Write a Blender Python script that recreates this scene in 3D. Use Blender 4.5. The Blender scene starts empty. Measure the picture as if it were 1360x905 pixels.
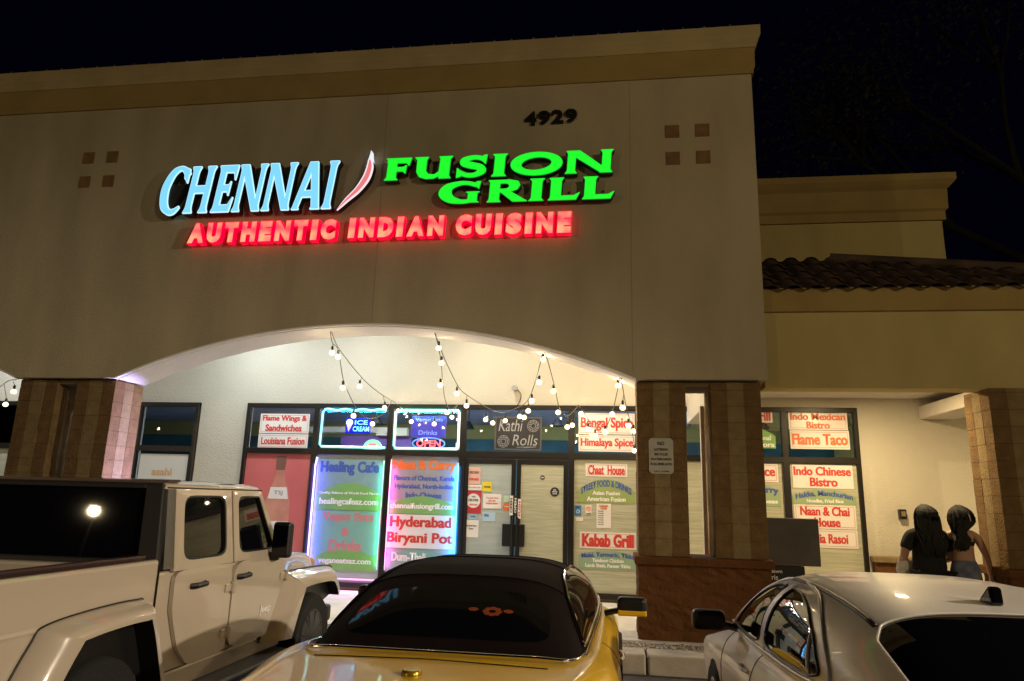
import bpy, bmesh, math, random
import numpy as np
from mathutils import Vector, Matrix

R = math.radians
random.seed(7)
scene = bpy.context.scene
COL = scene.collection

# ------------------------------------------------------------------ camera
CAM = Vector((-0.33016, -8.97467, 1.73431))
yaw, pitch, roll = 0.143442, 0.222416, 0.027064
F = Vector((-math.sin(yaw) * math.cos(pitch), math.cos(yaw) * math.cos(pitch), math.sin(pitch)))
r0 = Vector((math.cos(yaw), math.sin(yaw), 0)); u0 = r0.cross(F)
cr = r0 * math.cos(roll) + u0 * math.sin(roll)
cu = -r0 * math.sin(roll) + u0 * math.cos(roll)
cd = bpy.data.cameras.new('camera'); cam = bpy.data.objects.new('camera', cd); COL.objects.link(cam)
cam.matrix_world = Matrix(((cr.x, cu.x, -F.x, CAM.x), (cr.y, cu.y, -F.y, CAM.y), (cr.z, cu.z, -F.z, CAM.z), (0, 0, 0, 1)))
cd.sensor_fit = 'HORIZONTAL'; cd.sensor_width = 36.0; cd.lens = 36.0 * 927.155 / 1360.0
cd.clip_start = 0.05; cd.clip_end = 2000
scene.camera = cam

# ------------------------------------------------------------------ night sky and exposure
world = bpy.data.worlds.new('World'); scene.world = world; world.use_nodes = True
bg = world.node_tree.nodes['Background']
bg.inputs[0].default_value = (0.12, 0.14, 1.0, 1); bg.inputs[1].default_value = 0.0022
scene.view_settings.view_transform = 'Standard'
scene.view_settings.look = 'None'
scene.view_settings.exposure = 0.0
scene.view_settings.gamma = 1.0
try:
    scene.cycles.use_denoising = True
    scene.cycles.max_bounces = 8
    scene.cycles.sample_clamp_indirect = 6.0
except Exception:
    pass

# light levels, all in one place
L_LOT_RIGHT, L_LOT_SIDE, L_LOT_LEFT = 2600, 7600, 2000
L_PORCH_COOL, L_PORCH_MID, L_PORCH_WARM = 66, 50, 50
L_WING = 105
E_BULB = 420
E_LED = 1.25
E_SIGN = 1.0

# ------------------------------------------------------------------ materials
MATS = {}
def mat(name, col, rough=.6, metal=0., spec=.5, emit=None, estr=0., var=0., vscale=6., bump=0., bscale=60., coat=0., coat_rough=.03, col2=None, stretch=None):
    if name in MATS: return MATS[name]
    m = bpy.data.materials.new(name); m.use_nodes = True
    nt = m.node_tree; b = nt.nodes['Principled BSDF']
    b.inputs['Base Color'].default_value = (*col, 1)
    b.inputs['Roughness'].default_value = rough
    b.inputs['Metallic'].default_value = metal
    b.inputs['Specular IOR Level'].default_value = spec
    if coat: b.inputs['Coat Weight'].default_value = coat; b.inputs['Coat Roughness'].default_value = coat_rough
    if emit: b.inputs['Emission Color'].default_value = (*emit, 1); b.inputs['Emission Strength'].default_value = estr
    tc = nt.nodes.new('ShaderNodeTexCoord')
    src = tc.outputs['Object']
    if stretch:
        mp = nt.nodes.new('ShaderNodeMapping'); mp.inputs['Scale'].default_value = stretch
        nt.links.new(src, mp.inputs[0]); src = mp.outputs[0]
    if var or col2:
        n = nt.nodes.new('ShaderNodeTexNoise'); n.inputs['Scale'].default_value = vscale; n.inputs['Detail'].default_value = 6
        nt.links.new(src, n.inputs[0])
        rp = nt.nodes.new('ShaderNodeValToRGB')
        c2 = col2 if col2 else tuple(min(1, c * (1 + var)) for c in col)
        c1 = col if col2 else tuple(c * (1 - var) for c in col)
        rp.color_ramp.elements[0].color = (*c1, 1); rp.color_ramp.elements[0].position = .35
        rp.color_ramp.elements[1].color = (*c2, 1); rp.color_ramp.elements[1].position = .65
        nt.links.new(n.outputs[0], rp.inputs[0]); nt.links.new(rp.outputs[0], b.inputs['Base Color'])
    if bump:
        n2 = nt.nodes.new('ShaderNodeTexNoise'); n2.inputs['Scale'].default_value = bscale; n2.inputs['Detail'].default_value = 5
        nt.links.new(tc.outputs['Object'], n2.inputs[0])
        bp = nt.nodes.new('ShaderNodeBump'); bp.inputs['Strength'].default_value = bump; bp.inputs['Distance'].default_value = .02
        nt.links.new(n2.outputs[0], bp.inputs['Height']); nt.links.new(bp.outputs[0], b.inputs['Normal'])
    MATS[name] = m
    return m

def glass_mat(name, tint=(.88, .9, .92), refl_ior=1.5):
    if name in MATS: return MATS[name]
    m = bpy.data.materials.new(name); m.use_nodes = True; nt = m.node_tree; nt.nodes.clear()
    o = nt.nodes.new('ShaderNodeOutputMaterial'); mx = nt.nodes.new('ShaderNodeMixShader')
    t = nt.nodes.new('ShaderNodeBsdfTransparent'); t.inputs[0].default_value = (*tint, 1)
    g = nt.nodes.new('ShaderNodeBsdfGlossy'); g.inputs['Roughness'].default_value = .015
    fr = nt.nodes.new('ShaderNodeFresnel'); fr.inputs[0].default_value = refl_ior
    nt.links.new(fr.outputs[0], mx.inputs[0]); nt.links.new(t.outputs[0], mx.inputs[1]); nt.links.new(g.outputs[0], mx.inputs[2])
    nt.links.new(mx.outputs[0], o.inputs[0]); MATS[name] = m
    return m

def emit_mat(name, col, strength, body=(.8, .8, .8)):
    return mat(name, body, .4, emit=col, estr=strength)

def ramp_emit(name, axis, stops, strength):
    """an addressable LED strip: colours change along its length"""
    if name in MATS: return MATS[name]
    m = bpy.data.materials.new(name); m.use_nodes = True; nt = m.node_tree; b = nt.nodes['Principled BSDF']
    tc = nt.nodes.new('ShaderNodeTexCoord'); sp = nt.nodes.new('ShaderNodeSeparateXYZ'); rp = nt.nodes.new('ShaderNodeValToRGB')
    nt.links.new(tc.outputs['Generated'], sp.inputs[0]); nt.links.new(sp.outputs[axis], rp.inputs[0])
    e = rp.color_ramp.elements
    while len(e) > 1: e.remove(e[-1])
    e[0].position = stops[0][0]; e[0].color = (*stops[0][1], 1)
    for p, c in stops[1:]:
        k = e.new(p); k.color = (*c, 1)
    nt.links.new(rp.outputs[0], b.inputs['Emission Color']); b.inputs['Emission Strength'].default_value = strength
    MATS[name] = m
    return m

STUCCO = mat('stucco', (.46, .395, .275), .9, var=.10, vscale=1.6, stretch=(1, 1, .3), bump=.34, bscale=55, spec=.2)
STUCCO_WING = mat('stucco_wing', (.49, .405, .18), .9, var=.08, vscale=1.6, stretch=(1, 1, .4), bump=.22, bscale=55, spec=.2)
STUCCO_IN = mat('stucco_porch', (.57, .535, .45), .9, var=.04, vscale=1.1, bump=.5, bscale=45, spec=.2)
OCHRE = mat('ochre_trim', (.36, .26, .10), .85, var=.08, vscale=2, bump=.3, bscale=50, spec=.2)
OCHRE_LT = mat('ochre_trim_light', (.46, .365, .20), .85, var=.08, vscale=2, bump=.3, bscale=50, spec=.2)
SOFFIT = mat('soffit_white', (.84, .82, .80), .8, var=.04, vscale=2, bump=.2)
BLOCK_DK = mat('block_dark', (.165, .10, .043), .9, var=.16, vscale=7, bump=.7, bscale=40, spec=.2)
BLOCK_LT = mat('block_light', (.235, .17, .085), .9, var=.12, vscale=7, bump=.6, bscale=40, spec=.2)
MORTAR = mat('mortar', (.17, .115, .06), .95)
BASE_BROWN = mat('base_brown', (.12, .05, .017), .9, var=.12, vscale=5, bump=.8, bscale=26, spec=.2)
CONC = mat('concrete_walk', (.60, .57, .52), .85, var=.12, vscale=3, bump=.2, bscale=90)
KERB_C = mat('kerb_concrete', (.40, .35, .29), .85, var=.12, vscale=5, bump=.3, bscale=80)
ASPH = mat('asphalt', (.045, .045, .048), .8, var=.35, vscale=9, bump=.5, bscale=160)
GRAVEL = mat('gravel_mix', (.16, .13, .10), .95, col2=(.45, .38, .30), vscale=45, bump=1, bscale=60)
FRAME = mat('bronze_frame', (.018, .015, .013), .4, metal=.3)
BLACK = mat('black_plastic', (.008, .008, .009), .45)
TILE = mat('roof_tile', (.075, .045, .03), .85, var=.4, vscale=3, bump=.3)
PAPER = mat('poster_white', (.80, .76, .74), .3, spec=.5, var=.03, vscale=2, bump=.12, bscale=5)
RED_INK = mat('ink_red', (.62, .05, .045), .5)
ORANGE_INK = mat('ink_orange', (.75, .16, .03), .5)
BLUE_INK = mat('ink_blue', (.06, .11, .42), .5)
WHITE_INK = mat('ink_white', (.85, .85, .82), .5)
CHALK = mat('chalk_grey', (.36, .36, .38), .8)
BLACK_INK = mat('ink_black', (.02, .02, .02), .5)
GREY_INK = mat('ink_grey', (.10, .09, .09), .5)
PINK_INK = mat('ink_pink', (.66, .22, .25), .5)
GREEN_P = mat('poster_green', (.20, .42, .12), .5, var=.06, vscale=4)
SAGE_P = mat('poster_sage', (.22, .42, .38), .5, var=.05, vscale=4)
GLASS = glass_mat('clear_glass')
FILM = mat('reeded_film', (.40, .40, .29), .35, col2=(.54, .53, .41), vscale=3.2, stretch=(.7, 1, 16), coat=.5, coat_rough=.02)
FILM_PALE = mat('pale_film', (.36, .42, .42), .35, col2=(.44, .49, .48), vscale=2.0, stretch=(.7, 1, 10), coat=.5, coat_rough=.02)
CARGLASS = mat('car_glass', (.004, .004, .006), .02, spec=.6)
TYRE = mat('tyre_rubber', (.012, .012, .013), .85, bump=.4, bscale=90)
CHROME = mat('chrome', (.75, .75, .78), .12, metal=1)
STEEL = mat('galvanised_steel', (.45, .45, .46), .45, metal=.8)

# ------------------------------------------------------------------ helpers
class MB:
    def __init__(s): s.b = bmesh.new()
    def box(s, x0, x1, y0, y1, z0, z1):
        v = [s.b.verts.new(p) for p in ((x0,y0,z0),(x1,y0,z0),(x1,y1,z0),(x0,y1,z0),(x0,y0,z1),(x1,y0,z1),(x1,y1,z1),(x0,y1,z1))]
        for f in ((0,3,2,1),(4,5,6,7),(0,1,5,4),(1,2,6,5),(2,3,7,6),(3,0,4,7)): s.b.faces.new([v[i] for i in f])
        return s
    def prism(s, pts, axis, a, b):
        """pts: 2-D outline in the two other axes (order x,y,z), extruded along axis from a to b"""
        def P(p, t): return {'x': (t, p[0], p[1]), 'y': (p[0], t, p[1]), 'z': (p[0], p[1], t)}[axis]
        A = [s.b.verts.new(P(p, a)) for p in pts]; B = [s.b.verts.new(P(p, b)) for p in pts]
        n = len(pts)
        s.b.faces.new(A[::-1]); s.b.faces.new(B)
        for i in range(n): s.b.faces.new((A[i], A[(i+1) % n], B[(i+1) % n], B[i]))
        return s
    def quad(s, *ps): s.b.faces.new([s.b.verts.new(p) for p in ps]); return s
    def grid(s, rows, close=False):
        V = [[s.b.verts.new(p) for p in r] for r in rows]
        for i in range(len(V) - 1):
            n = len(V[i])
            for j in range(n if close else n - 1):
                s.b.faces.new((V[i][j], V[i][(j+1) % n], V[i+1][(j+1) % n], V[i+1][j]))
        return V
    def tube(s, pts, r, n=8, cap=True, closed=False):
        pts = [Vector(p) for p in pts]; rings = []
        m = len(pts)
        for i, p in enumerate(pts):
            if closed: t = pts[(i+1) % m] - pts[i-1]
            else: t = (pts[min(i+1, m-1)] - pts[max(i-1, 0)])
            t.normalize()
            a = t.cross(Vector((0, 0, 1)) if abs(t.z) < .95 else Vector((0, 1, 0))).normalized(); c = t.cross(a)
            rr = r[i] if isinstance(r, (list, tuple)) else r
            rings.append([p + (a * math.cos(2*math.pi*k/n) + c * math.sin(2*math.pi*k/n)) * rr for k in range(n)])
        if closed: rings.append(rings[0])
        V = s.grid(rings, True)
        if cap and not closed:
            s.b.faces.new(V[0][::-1]); s.b.faces.new(V[-1])
        return s
    def lathe(s, prof, c, axis='z', n=24):
        """prof: (radius, height) pairs"""
        rings = []
        for r, h in prof:
            ring = []
            for k in range(n):
                a = 2*math.pi*k/n; x, y = r*math.cos(a), r*math.sin(a)
                ring.append({'z': (c[0]+x, c[1]+y, c[2]+h), 'x': (c[0]+h, c[1]+x, c[2]+y), 'y': (c[0]+x, c[1]+h, c[2]+y)}[axis])
            rings.append(ring)
        V = s.grid(rings, True)
        try: s.b.faces.new(V[0][::-1]); s.b.faces.new(V[-1])
        except ValueError: pass
        return s
    def sphere(s, c, r, n=10, sz=1.):
        s.lathe([(max(1e-4, r*math.sin(math.pi*i/n)), -r*sz*math.cos(math.pi*i/n)) for i in range(n+1)], c, 'z', max(8, n)); return s
    def build(s, name, m, parent=None, loc=None, smooth=None, bevel=0, seg=2, weld=False):
        if weld: bmesh.ops.remove_doubles(s.b, verts=s.b.verts, dist=1e-5)
        bmesh.ops.recalc_face_normals(s.b, faces=s.b.faces)
        me = bpy.data.meshes.new(name); s.b.to_mesh(me); s.b.free()
        return mesh_obj(name, me, m, parent, loc, smooth, bevel, seg)

def mesh_obj(name, me, m, parent=None, loc=None, smooth=None, bevel=0, seg=2):
    o = bpy.data.objects.new(name, me); COL.objects.link(o)
    if m: me.materials.append(m)
    if parent: o.parent = parent
    if loc: o.location = loc
    if bevel:
        md = o.modifiers.new('bevel', 'BEVEL'); md.width = bevel; md.segments = seg; md.limit_method = 'ANGLE'; md.angle_limit = R(40)
    if smooth is not None:
        if smooth is True: me.shade_smooth()
        else:
            me.shade_smooth()
            try: me.set_sharp_from_angle(angle=R(smooth))
            except Exception: pass
    return o

def tag(o, label=None, cat=None, group=None, kind=None):
    if label: o['label'] = label
    if cat: o['category'] = cat
    if group: o['group'] = group
    if kind: o['kind'] = kind
    return o
def empty(name, loc=(0, 0, 0), rz=0.):
    o = bpy.data.objects.new(name, None); COL.objects.link(o); o.location = loc; o.rotation_euler = (0, 0, rz); o.empty_display_size = .2
    return o
def baked(o):
    """mesh of an object with its modifiers applied"""
    dg = bpy.context.evaluated_depsgraph_get(); dg.update()
    return bpy.data.meshes.new_from_object(o.evaluated_get(dg))

def text_mesh(s, w, h, bold=0., shear=0., arc=0., ext=0., space=1., heavy=0.):
    cu = bpy.data.curves.new('t', 'FONT'); cu.body = s; cu.size = 1; cu.offset = bold; cu.shear = shear; cu.space_character = space
    cu.resolution_u = 3; cu.extrude = ext
    o = bpy.data.objects.new('t', cu); COL.objects.link(o)
    me = baked(o); bpy.data.objects.remove(o); bpy.data.curves.remove(cu)
    n = len(me.vertices); co = np.empty(n*3); me.vertices.foreach_get('co', co); co = co.reshape(-1, 3)
    lo, hi = co.min(0), co.max(0)
    x = (co[:, 0]-lo[0]) / max(1e-6, hi[0]-lo[0]) * w - w/2
    z = (co[:, 1]-lo[1]) / max(1e-6, hi[1]-lo[1]) * h - h/2
    y = -co[:, 2]
    if arc: z = z - arc * (x / (w/2))**2
    co = np.stack([x, y, z], 1); me.vertices.foreach_set('co', co.ravel()); me.update()
    me.name = 'lettering'
    if heavy:
        b = bmesh.new(); k = heavy*w/max(3, len(s))
        for i, dx in enumerate((-k, 0, k)):
            n0 = len(b.verts); b.from_mesh(me); b.verts.ensure_lookup_table()
            for v in b.verts[n0:]: v.co.x = v.co.x*(1-2*k/w)+dx; v.co.y -= .0004*i
        b.to_mesh(me); b.free()
    return me
def lettering(s, x0, x1, z0, z1, y, m, parent, **k):
    me = text_mesh(s, x1-x0, z1-z0, **k)
    me.materials.append(m)
    o = bpy.data.objects.new('lettering', me); COL.objects.link(o); o.parent = parent
    o.location = ((x0+x1)/2, y, (z0+z1)/2)
    return o

# ---- outlines drawn as unions of strokes, traced to clean contours (channel letters)
def sd_poly(P, V):
    V = np.asarray(V, float); d = np.full(len(P), 1e9); s = np.ones(len(P))
    for i in range(len(V)):
        a, b = V[i], V[i-1]; e = b-a; w = P-a
        t = np.clip((w@e) / max(1e-12, e@e), 0, 1); q = w - t[:, None]*e
        d = np.minimum(d, (q*q).sum(1))
        c1 = P[:, 1] >= a[1]; c2 = P[:, 1] < b[1]; c3 = e[0]*w[:, 1] > e[1]*w[:, 0]
        fl = (c1 & c2 & c3) | (~c1 & ~c2 & ~c3); s = np.where(fl, -s, s)
    return s*np.sqrt(d)
def contours(field, xs, ys, lev=0.):
    ny, nx = field.shape; seg = {}
    f = field - lev
    def pt(i, j, k, l):
        a, b = f[i, j], f[k, l]; t = a/(a-b)
        return (round(xs[j]+(xs[l]-xs[j])*t, 6), round(ys[i]+(ys[k]-ys[i])*t, 6))
    for i in range(ny-1):
        row = f[i] < 0; row2 = f[i+1] < 0
        if row.all() and row2.all() or not (row.any() or row2.any()): continue
        for j in range(nx-1):
            c = (row[j], row[j+1], row2[j+1], row2[j]); k = sum(v << n for n, v in enumerate(c))
            if k in (0, 15): continue
            e = [(i, j, i, j+1), (i, j+1, i+1, j+1), (i+1, j, i+1, j+1), (i, j, i+1, j)]
            T = {1: [(3, 0)], 2: [(0, 1)], 3: [(3, 1)], 4: [(1, 2)], 5: [(3, 0), (1, 2)], 6: [(0, 2)], 7: [(3, 2)], 8: [(2, 3)], 9: [(2, 0)], 10: [(0, 1), (2, 3)], 11: [(2, 1)], 12: [(1, 3)], 13: [(1, 0)], 14: [(0, 3)]}[k]
            for a, b in T: seg.setdefault(pt(*e[a]), []).append(pt(*e[b]))
    out = []
    while seg:
        st = next(iter(seg)); cur = st; loop = []
        while cur in seg:
            loop.append(cur); nx_ = seg[cur].pop()
            if not seg[cur]: del seg[cur]
            cur = nx_
            if cur == st: break
        if len(loop) > 6: out.append(loop)
    return out
def shape_mesh(loops, depth, step=1):
    cu = bpy.data.curves.new('s', 'CURVE'); cu.dimensions = '2D'; cu.fill_mode = 'BOTH'; cu.extrude = depth/2
    for lp in loops:
        p = lp[::step]
        if len(p) < 3: continue
        sp = cu.splines.new('POLY'); sp.points.add(len(p)-1); sp.use_cyclic_u = True
        for q, v in zip(sp.points, p): q.co = (v[0], v[1], 0, 1)
    o = bpy.data.objects.new('s', cu); COL.objects.link(o); me = baked(o)
    bpy.data.objects.remove(o); bpy.data.curves.remove(cu)
    n = len(me.vertices); co = np.empty(n*3); me.vertices.foreach_get('co', co); co = co.reshape(-1, 3)
    co = np.stack([co[:, 0], -co[:, 2], co[:, 1]], 1); me.vertices.foreach_set('co', co.ravel()); me.update()
    return me
def catmull(pts, n=8, closed=False):
    pts = [np.asarray(p, float) for p in pts]; out = []; m = len(pts)
    for i in range(m if closed else m-1):
        if closed: p0, p1, p2, p3 = pts[i-1], pts[i], pts[(i+1) % m], pts[(i+2) % m]
        else: p0, p1, p2, p3 = pts[max(i-1, 0)], pts[i], pts[i+1], pts[min(i+2, m-1)]
        for k in range(n):
            t = k/n
            out.append(.5*((2*p1)+(-p0+p2)*t+(2*p0-5*p1+4*p2-p3)*t*t+(-p0+3*p1-3*p2+p3)*t**3))
    if not closed: out.append(pts[-1])
    return out
def interp(x, xs, ys):
    """smooth monotone-ish interpolation through (xs, ys)"""
    x = np.asarray(x, float); xs = np.asarray(xs, float); ys = np.asarray(ys, float)
    d = np.diff(ys)/np.diff(xs); mm = np.empty_like(ys); mm[0], mm[-1] = d[0], d[-1]
    mm[1:-1] = np.where(d[:-1]*d[1:] > 0, 2*d[:-1]*d[1:]/(d[:-1]+d[1:]+1e-12), 0)
    i = np.clip(np.searchsorted(xs, x)-1, 0, len(xs)-2); h = xs[i+1]-xs[i]; t = np.clip((x-xs[i])/h, 0, 1)
    return (1+2*t)*(1-t)**2*ys[i] + t*(1-t)**2*h*mm[i] + t*t*(3-2*t)*ys[i+1] + t*t*(t-1)*h*mm[i+1]
# ================================================================== SETTING
GZ = -.05      # parking-lot surface
MB().box(-90, 90, -90, -.86, GZ-.3, GZ).build('parking_lot', ASPH)['kind'] = 'structure'
MB().box(-30, 20, -.10, 2.95, -.3, .15).build('sidewalk', CONC)['kind'] = 'structure'
MB().box(-90, 90, 12.1, 60, -.4, -.1).build('ground', ASPH)['kind'] = 'structure'
o = MB().box(-30, 20, -.50, -.1, -.3, .125).build('gravel_bed', GRAVEL); o['kind'] = 'structure'
kb = MB()
for x0 in np.arange(-29.96, 20, 3.0):
    kb.box(x0+.012, x0+2.988, -.855, -.505, -.3, .15)
kb.build('kerb', KERB_C, bevel=.02)['kind'] = 'structure'
# loose pebbles on the gravel bed
pb = MB(); rg = random.Random(3)
for i in range(900):
    x, y, r = rg.uniform(-1.5, 1.8), rg.uniform(-.49, -.12), rg.uniform(.008, .022)
    pb.sphere((x, y, .125+r*.3), r, 4, .7)
o = pb.build('gravel', mat('pebble', (.18, .15, .12), .9, col2=(.50, .43, .35), vscale=25), smooth=True); o['kind'] = 'stuff'
# painted bay lines
PAINT = mat('bay_paint', (.55, .54, .50), .7, var=.2, vscale=9)
for x in (-5.35, -2.62, .16, 2.9):
    MB().box(x-.05, x+.05, -6.0, -1.3, GZ, GZ+.004).build('bay_line', PAINT)['kind'] = 'structure'

# ================================================================== SHOP BUILDING
shop = tag(empty('shop_building', (-3.6, 1.5, 0)), 'tall beige stucco shop front with wide white arch and tiled corner insets', 'building')
def part(mb, name, m, parent=None, **k):
    """a part of the shop, given in world coordinates"""
    p = parent or shop
    o = mb.build(name, m, None, **k); o.parent = p
    w = Vector((0, 0, 0)); q = p
    while q: w += q.location; q = q.parent
    o.location = -w
    return o

SPR, RISE, HALF = 3.25, .75, 3.63
ARC_R = (HALF**2 + RISE**2)/(2*RISE)
def arch_pts(c, n=48):
    out = []
    for i in range(n+1):
        x = -HALF + 2*HALF*i/n
        out.append((c+x, SPR+RISE-ARC_R+math.sqrt(ARC_R**2-x*x)))
    return out
A1, A0 = -3.64, -12.47         # arch centres
XL, XR, ZT = -18.0, 1.6, 7.9
# front wall as strips round the arches
fw = MB()
def wall_strip(mb, y0, y1):
    for c in (A0, A1):
        p = arch_pts(c)
        for (xa, za), (xb, zb) in zip(p[:-1], p[1:]):
            mb.quad((xa, y0, za), (xb, y0, zb), (xb, y0, ZT), (xa, y0, ZT))
            mb.quad((xb, y1, zb), (xa, y1, za), (xa, y1, ZT), (xb, y1, ZT))
    for xa, xb in ((XL, A0-HALF), (A0+HALF, A1-HALF), (A1+HALF, XR)):
        mb.quad((xa, y0, SPR), (xb, y0, SPR), (xb, y0, ZT), (xa, y0, ZT))
        mb.quad((xb, y1, SPR), (xa, y1, SPR), (xa, y1, ZT), (xb, y1, ZT))
        mb.quad((xa, y0, SPR), (xb, y0, SPR), (xb, y1, SPR), (xa, y1, SPR))
    mb.quad((XL, y0, SPR), (XL, y1, SPR), (XL, y1, ZT), (XL, y0, ZT))
    mb.quad((XR, y0, SPR), (XR, y1, SPR), (XR, y1, ZT), (XR, y0, ZT))
wall_strip(fw, -.10, .55)
part(fw, 'front_wall', STUCCO, weld=True)
# white arch soffits with a narrow front bead
for c in (A0, A1):
    sf = MB(); p = arch_pts(c)
    rows = []
    for x, z in p: rows.append([(x, -.112, z+.012), (x, -.112, z-.012), (x, -.05, z-.012), (x, -.05, z-.02), (x, -.035, z-.02), (x, -.035, z-.008), (x, .562, z-.008), (x, .562, z+.02)])
    sf.grid(rows); part(sf, 'arch_soffit', SOFFIT, smooth=30)
# cornice: extruded profile (y, z), returns round the right-hand corner
def cornice(prof, xa, xb, m, name, parent=None, ret=None):
    mb = MB(); rows = []
    for (py, pz) in prof:
        pr_ = -.10-py
        rows.append([(xa, pr_, pz), (xb+py, pr_, pz), (xb+py, ret, pz)])
    mb.grid(rows); return part(mb, name, m, parent)
cornice([(0, 7.49), (.03, 7.49), (.03, 7.55), (.045, 7.58), (.05, 7.87), (.01, 7.87)], XL, XR, OCHRE, 'cornice_frieze', ret=3)
cornice([(.0, 7.87), (.065, 7.87), (.07, 7.92), (.09, 7.96), (.115, 8.00), (.125, 8.03), (.125, 8.17), (-.65, 8.19)], XL, XR, OCHRE_LT, 'cornice_crown', ret=3)
part(MB().box(XR-.3, XR-.004,   .552, 3, 3.2, 8.12), 'side_wall', STUCCO)
# clips of an old light run along the crown
for i in range(40):
    x = -10.4+i*.30+.03*math.sin(i*2.3)
    part(MB().box(x-.012, x+.012, -.222, -.197, 8.168, 8.20), 'light_clip', GREY_INK)
# tile insets
TILE_IN = mat('inset_tile', (.21, .115, .045), .7, var=.15, vscale=8)
for cx in (-8.08, .72):
    for dx, dz in ((-.2, .2), (.2, .2), (-.2, -.2), (.2, -.2)):
        x, z = cx+dx, 6.48+dz
        part(MB().box(x-.095, x+.095, -.108, -.09, z-.095, z+.095), 'tile_inset', TILE_IN, bevel=.004)
# thin control joints in the stucco
JOINT = mat('stucco_joint', (.33, .28, .195), .95)
for x in (-3.55, -.05):
    part(MB().box(x-.004, x+.004, -.1025, -.0985, SPR+(.78 if x < -1 else .1), 7.5), 'control_joint', JOINT)

def pillar(x0, owner, jog=0., y0=0., top=3.235):
    """split-face block pillar with a slot through it: six block columns, cap and brown base"""
    pl = empty('pillar', (0, 0, 0)); pl.parent = owner
    pl.location = Vector((x0, y0, .15))-owner.location
    B = .203; G = .0012
    zc = .95
    def add(mb, name, m, **k):
        o = mb.build(name, m, pl, **k); return o
    rng = random.Random(int(x0*100)+5)
    colx = [(0, B, 0), (B, 2*B, 1), (2*B, 3*B, 0), (4.5*B, 5.5*B, 0), (5.5*B, 6.5*B, 1), (6.5*B, 7.5*B, 0)]
    core = MB()
    core.box(.012, 3*B-.012, .012, 3*B-.012, zc, top-.15); core.box(4.5*B+.012, 7.5*B-.012, .012, 3*B-.012, zc, top-.15)
    core.box(3*B-.012, 4.5*B+.012, .02, 3*B-.02, top-.15-.06, top-.15)
    add(core, 'pillar_core', MORTAR)
    H = top-.15-zc; n = int(math.ceil(H/B))
    for ci, (xa, xb, t) in enumerate(colx):
        for yi in range(3):
            if t and yi == 1: continue
            tt = t if yi in (0, 2) else 1
            mb = MB()
            for k in range(n):
                z0 = zc+k*B; z1 = min(z0+B, top-.15)
                if z1-z0 < .02: continue
                j = rng.uniform(-.003, .003)
                mb.box(xa+G+(j if ci % 3 == 0 else -.002), xb-G, yi*B+G+(j if yi == 0 else 0), (yi+1)*B-G, z0+G, z1-G)
            add(mb, 'block_column', BLOCK_LT if tt else BLOCK_DK, bevel=.0025, seg=1)
    add(MB().box(-.05, 7.5*B+.05, -.07, 3*B+.05, zc-.10, zc-.002), 'pillar_cap', BASE_BROWN, bevel=.012)
    # rough split-face base
    bs = bmesh.new(); bmesh.ops.create_cube(bs, size=1)
    bmesh.ops.subdivide_edges(bs, edges=bs.edges, cuts=14, use_grid_fill=True)
    for v in bs.verts:
        p = v.co
        q = Vector(((p.x+.5)*(7.5*B+.02)-.01, (p.y+.5)*(3*B+.02)-.03, (p.z+.5)*(zc-.10)))
        if abs(p.x) > .499 or abs(p.y) > .499:
            q.x += rng.uniform(-.012, .012); q.y += rng.uniform(-.012, .012)
        v.co = q
    me = bpy.data.meshes.new('pillar_base'); bs.to_mesh(me); bs.free()
    mesh_obj('pillar_base', me, BASE_BROWN, pl)
    return pl
pillar(0, shop); pillar(-8.84, shop); pillar(-17.67, shop)

# ---- porch: back wall, ceiling, cross beams
YW = 2.97
bw = MB()
def wall_panel(x0, x1, z0, z1): bw.box(x0, x1, YW, YW+.2, z0, z1)
wall_panel(-18, -9.06, 3.31, 5.2); wall_panel(-18, -16, .1, 3.31); wall_panel(-10.0, -9.06, .1, 3.31)
wall_panel(-9.06, 1.6, 3.31, 5.2)
wall_panel(-7.82, -6.9, .1, 3.31)
wall_panel(1.6, 3.62, 3.31, 3.8); wall_panel(3.62, 5.33, .1, 3.8)
wall_panel(5.33, 9, 3.2, 3.8); wall_panel(7.2, 9, .1, 3.2)
part(bw, 'back_wall', STUCCO_IN)
part(MB().box(-18, 1.58, .552, YW, 5.0, 5.15), 'porch_ceiling', STUCCO_IN)
for x0 in (.93,):
    part(MB().box(x0, x0+.58, .615, YW-.003, 3.02, 3.45), 'cross_beam', STUCCO_IN, bevel=.01)
DOWNSP = mat('cream_paint', (.72, .66, .54), .5)
part(MB().box(.86, .92, .66, .74, .15, 3.02), 'downspout', DOWNSP, bevel=.01)
# wainscot ledge right of the side windows
part(MB().box(3.66, 4.45, YW-.16, YW-.003, .15, .93), 'wainscot', BASE_BROWN, bevel=.01)
part(MB().box(3.63, 4.48, YW-.20, YW-.003, .93, 1.02), 'wainscot_cap', BLOCK_LT, bevel=.015)

# ---- storefront glazing
FD0, FD1 = YW-.055, YW+.045      # frame depth
fr = MB()
def bar_v(x, z0, z1, w=.07): fr.box(x-w/2, x+w/2, FD0, FD1, z0, z1)
def bar_h(x0, x1, z, h=.09): fr.box(x0, x1, FD0+.002, FD1-.002, z-h/2, z+h/2)
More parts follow.
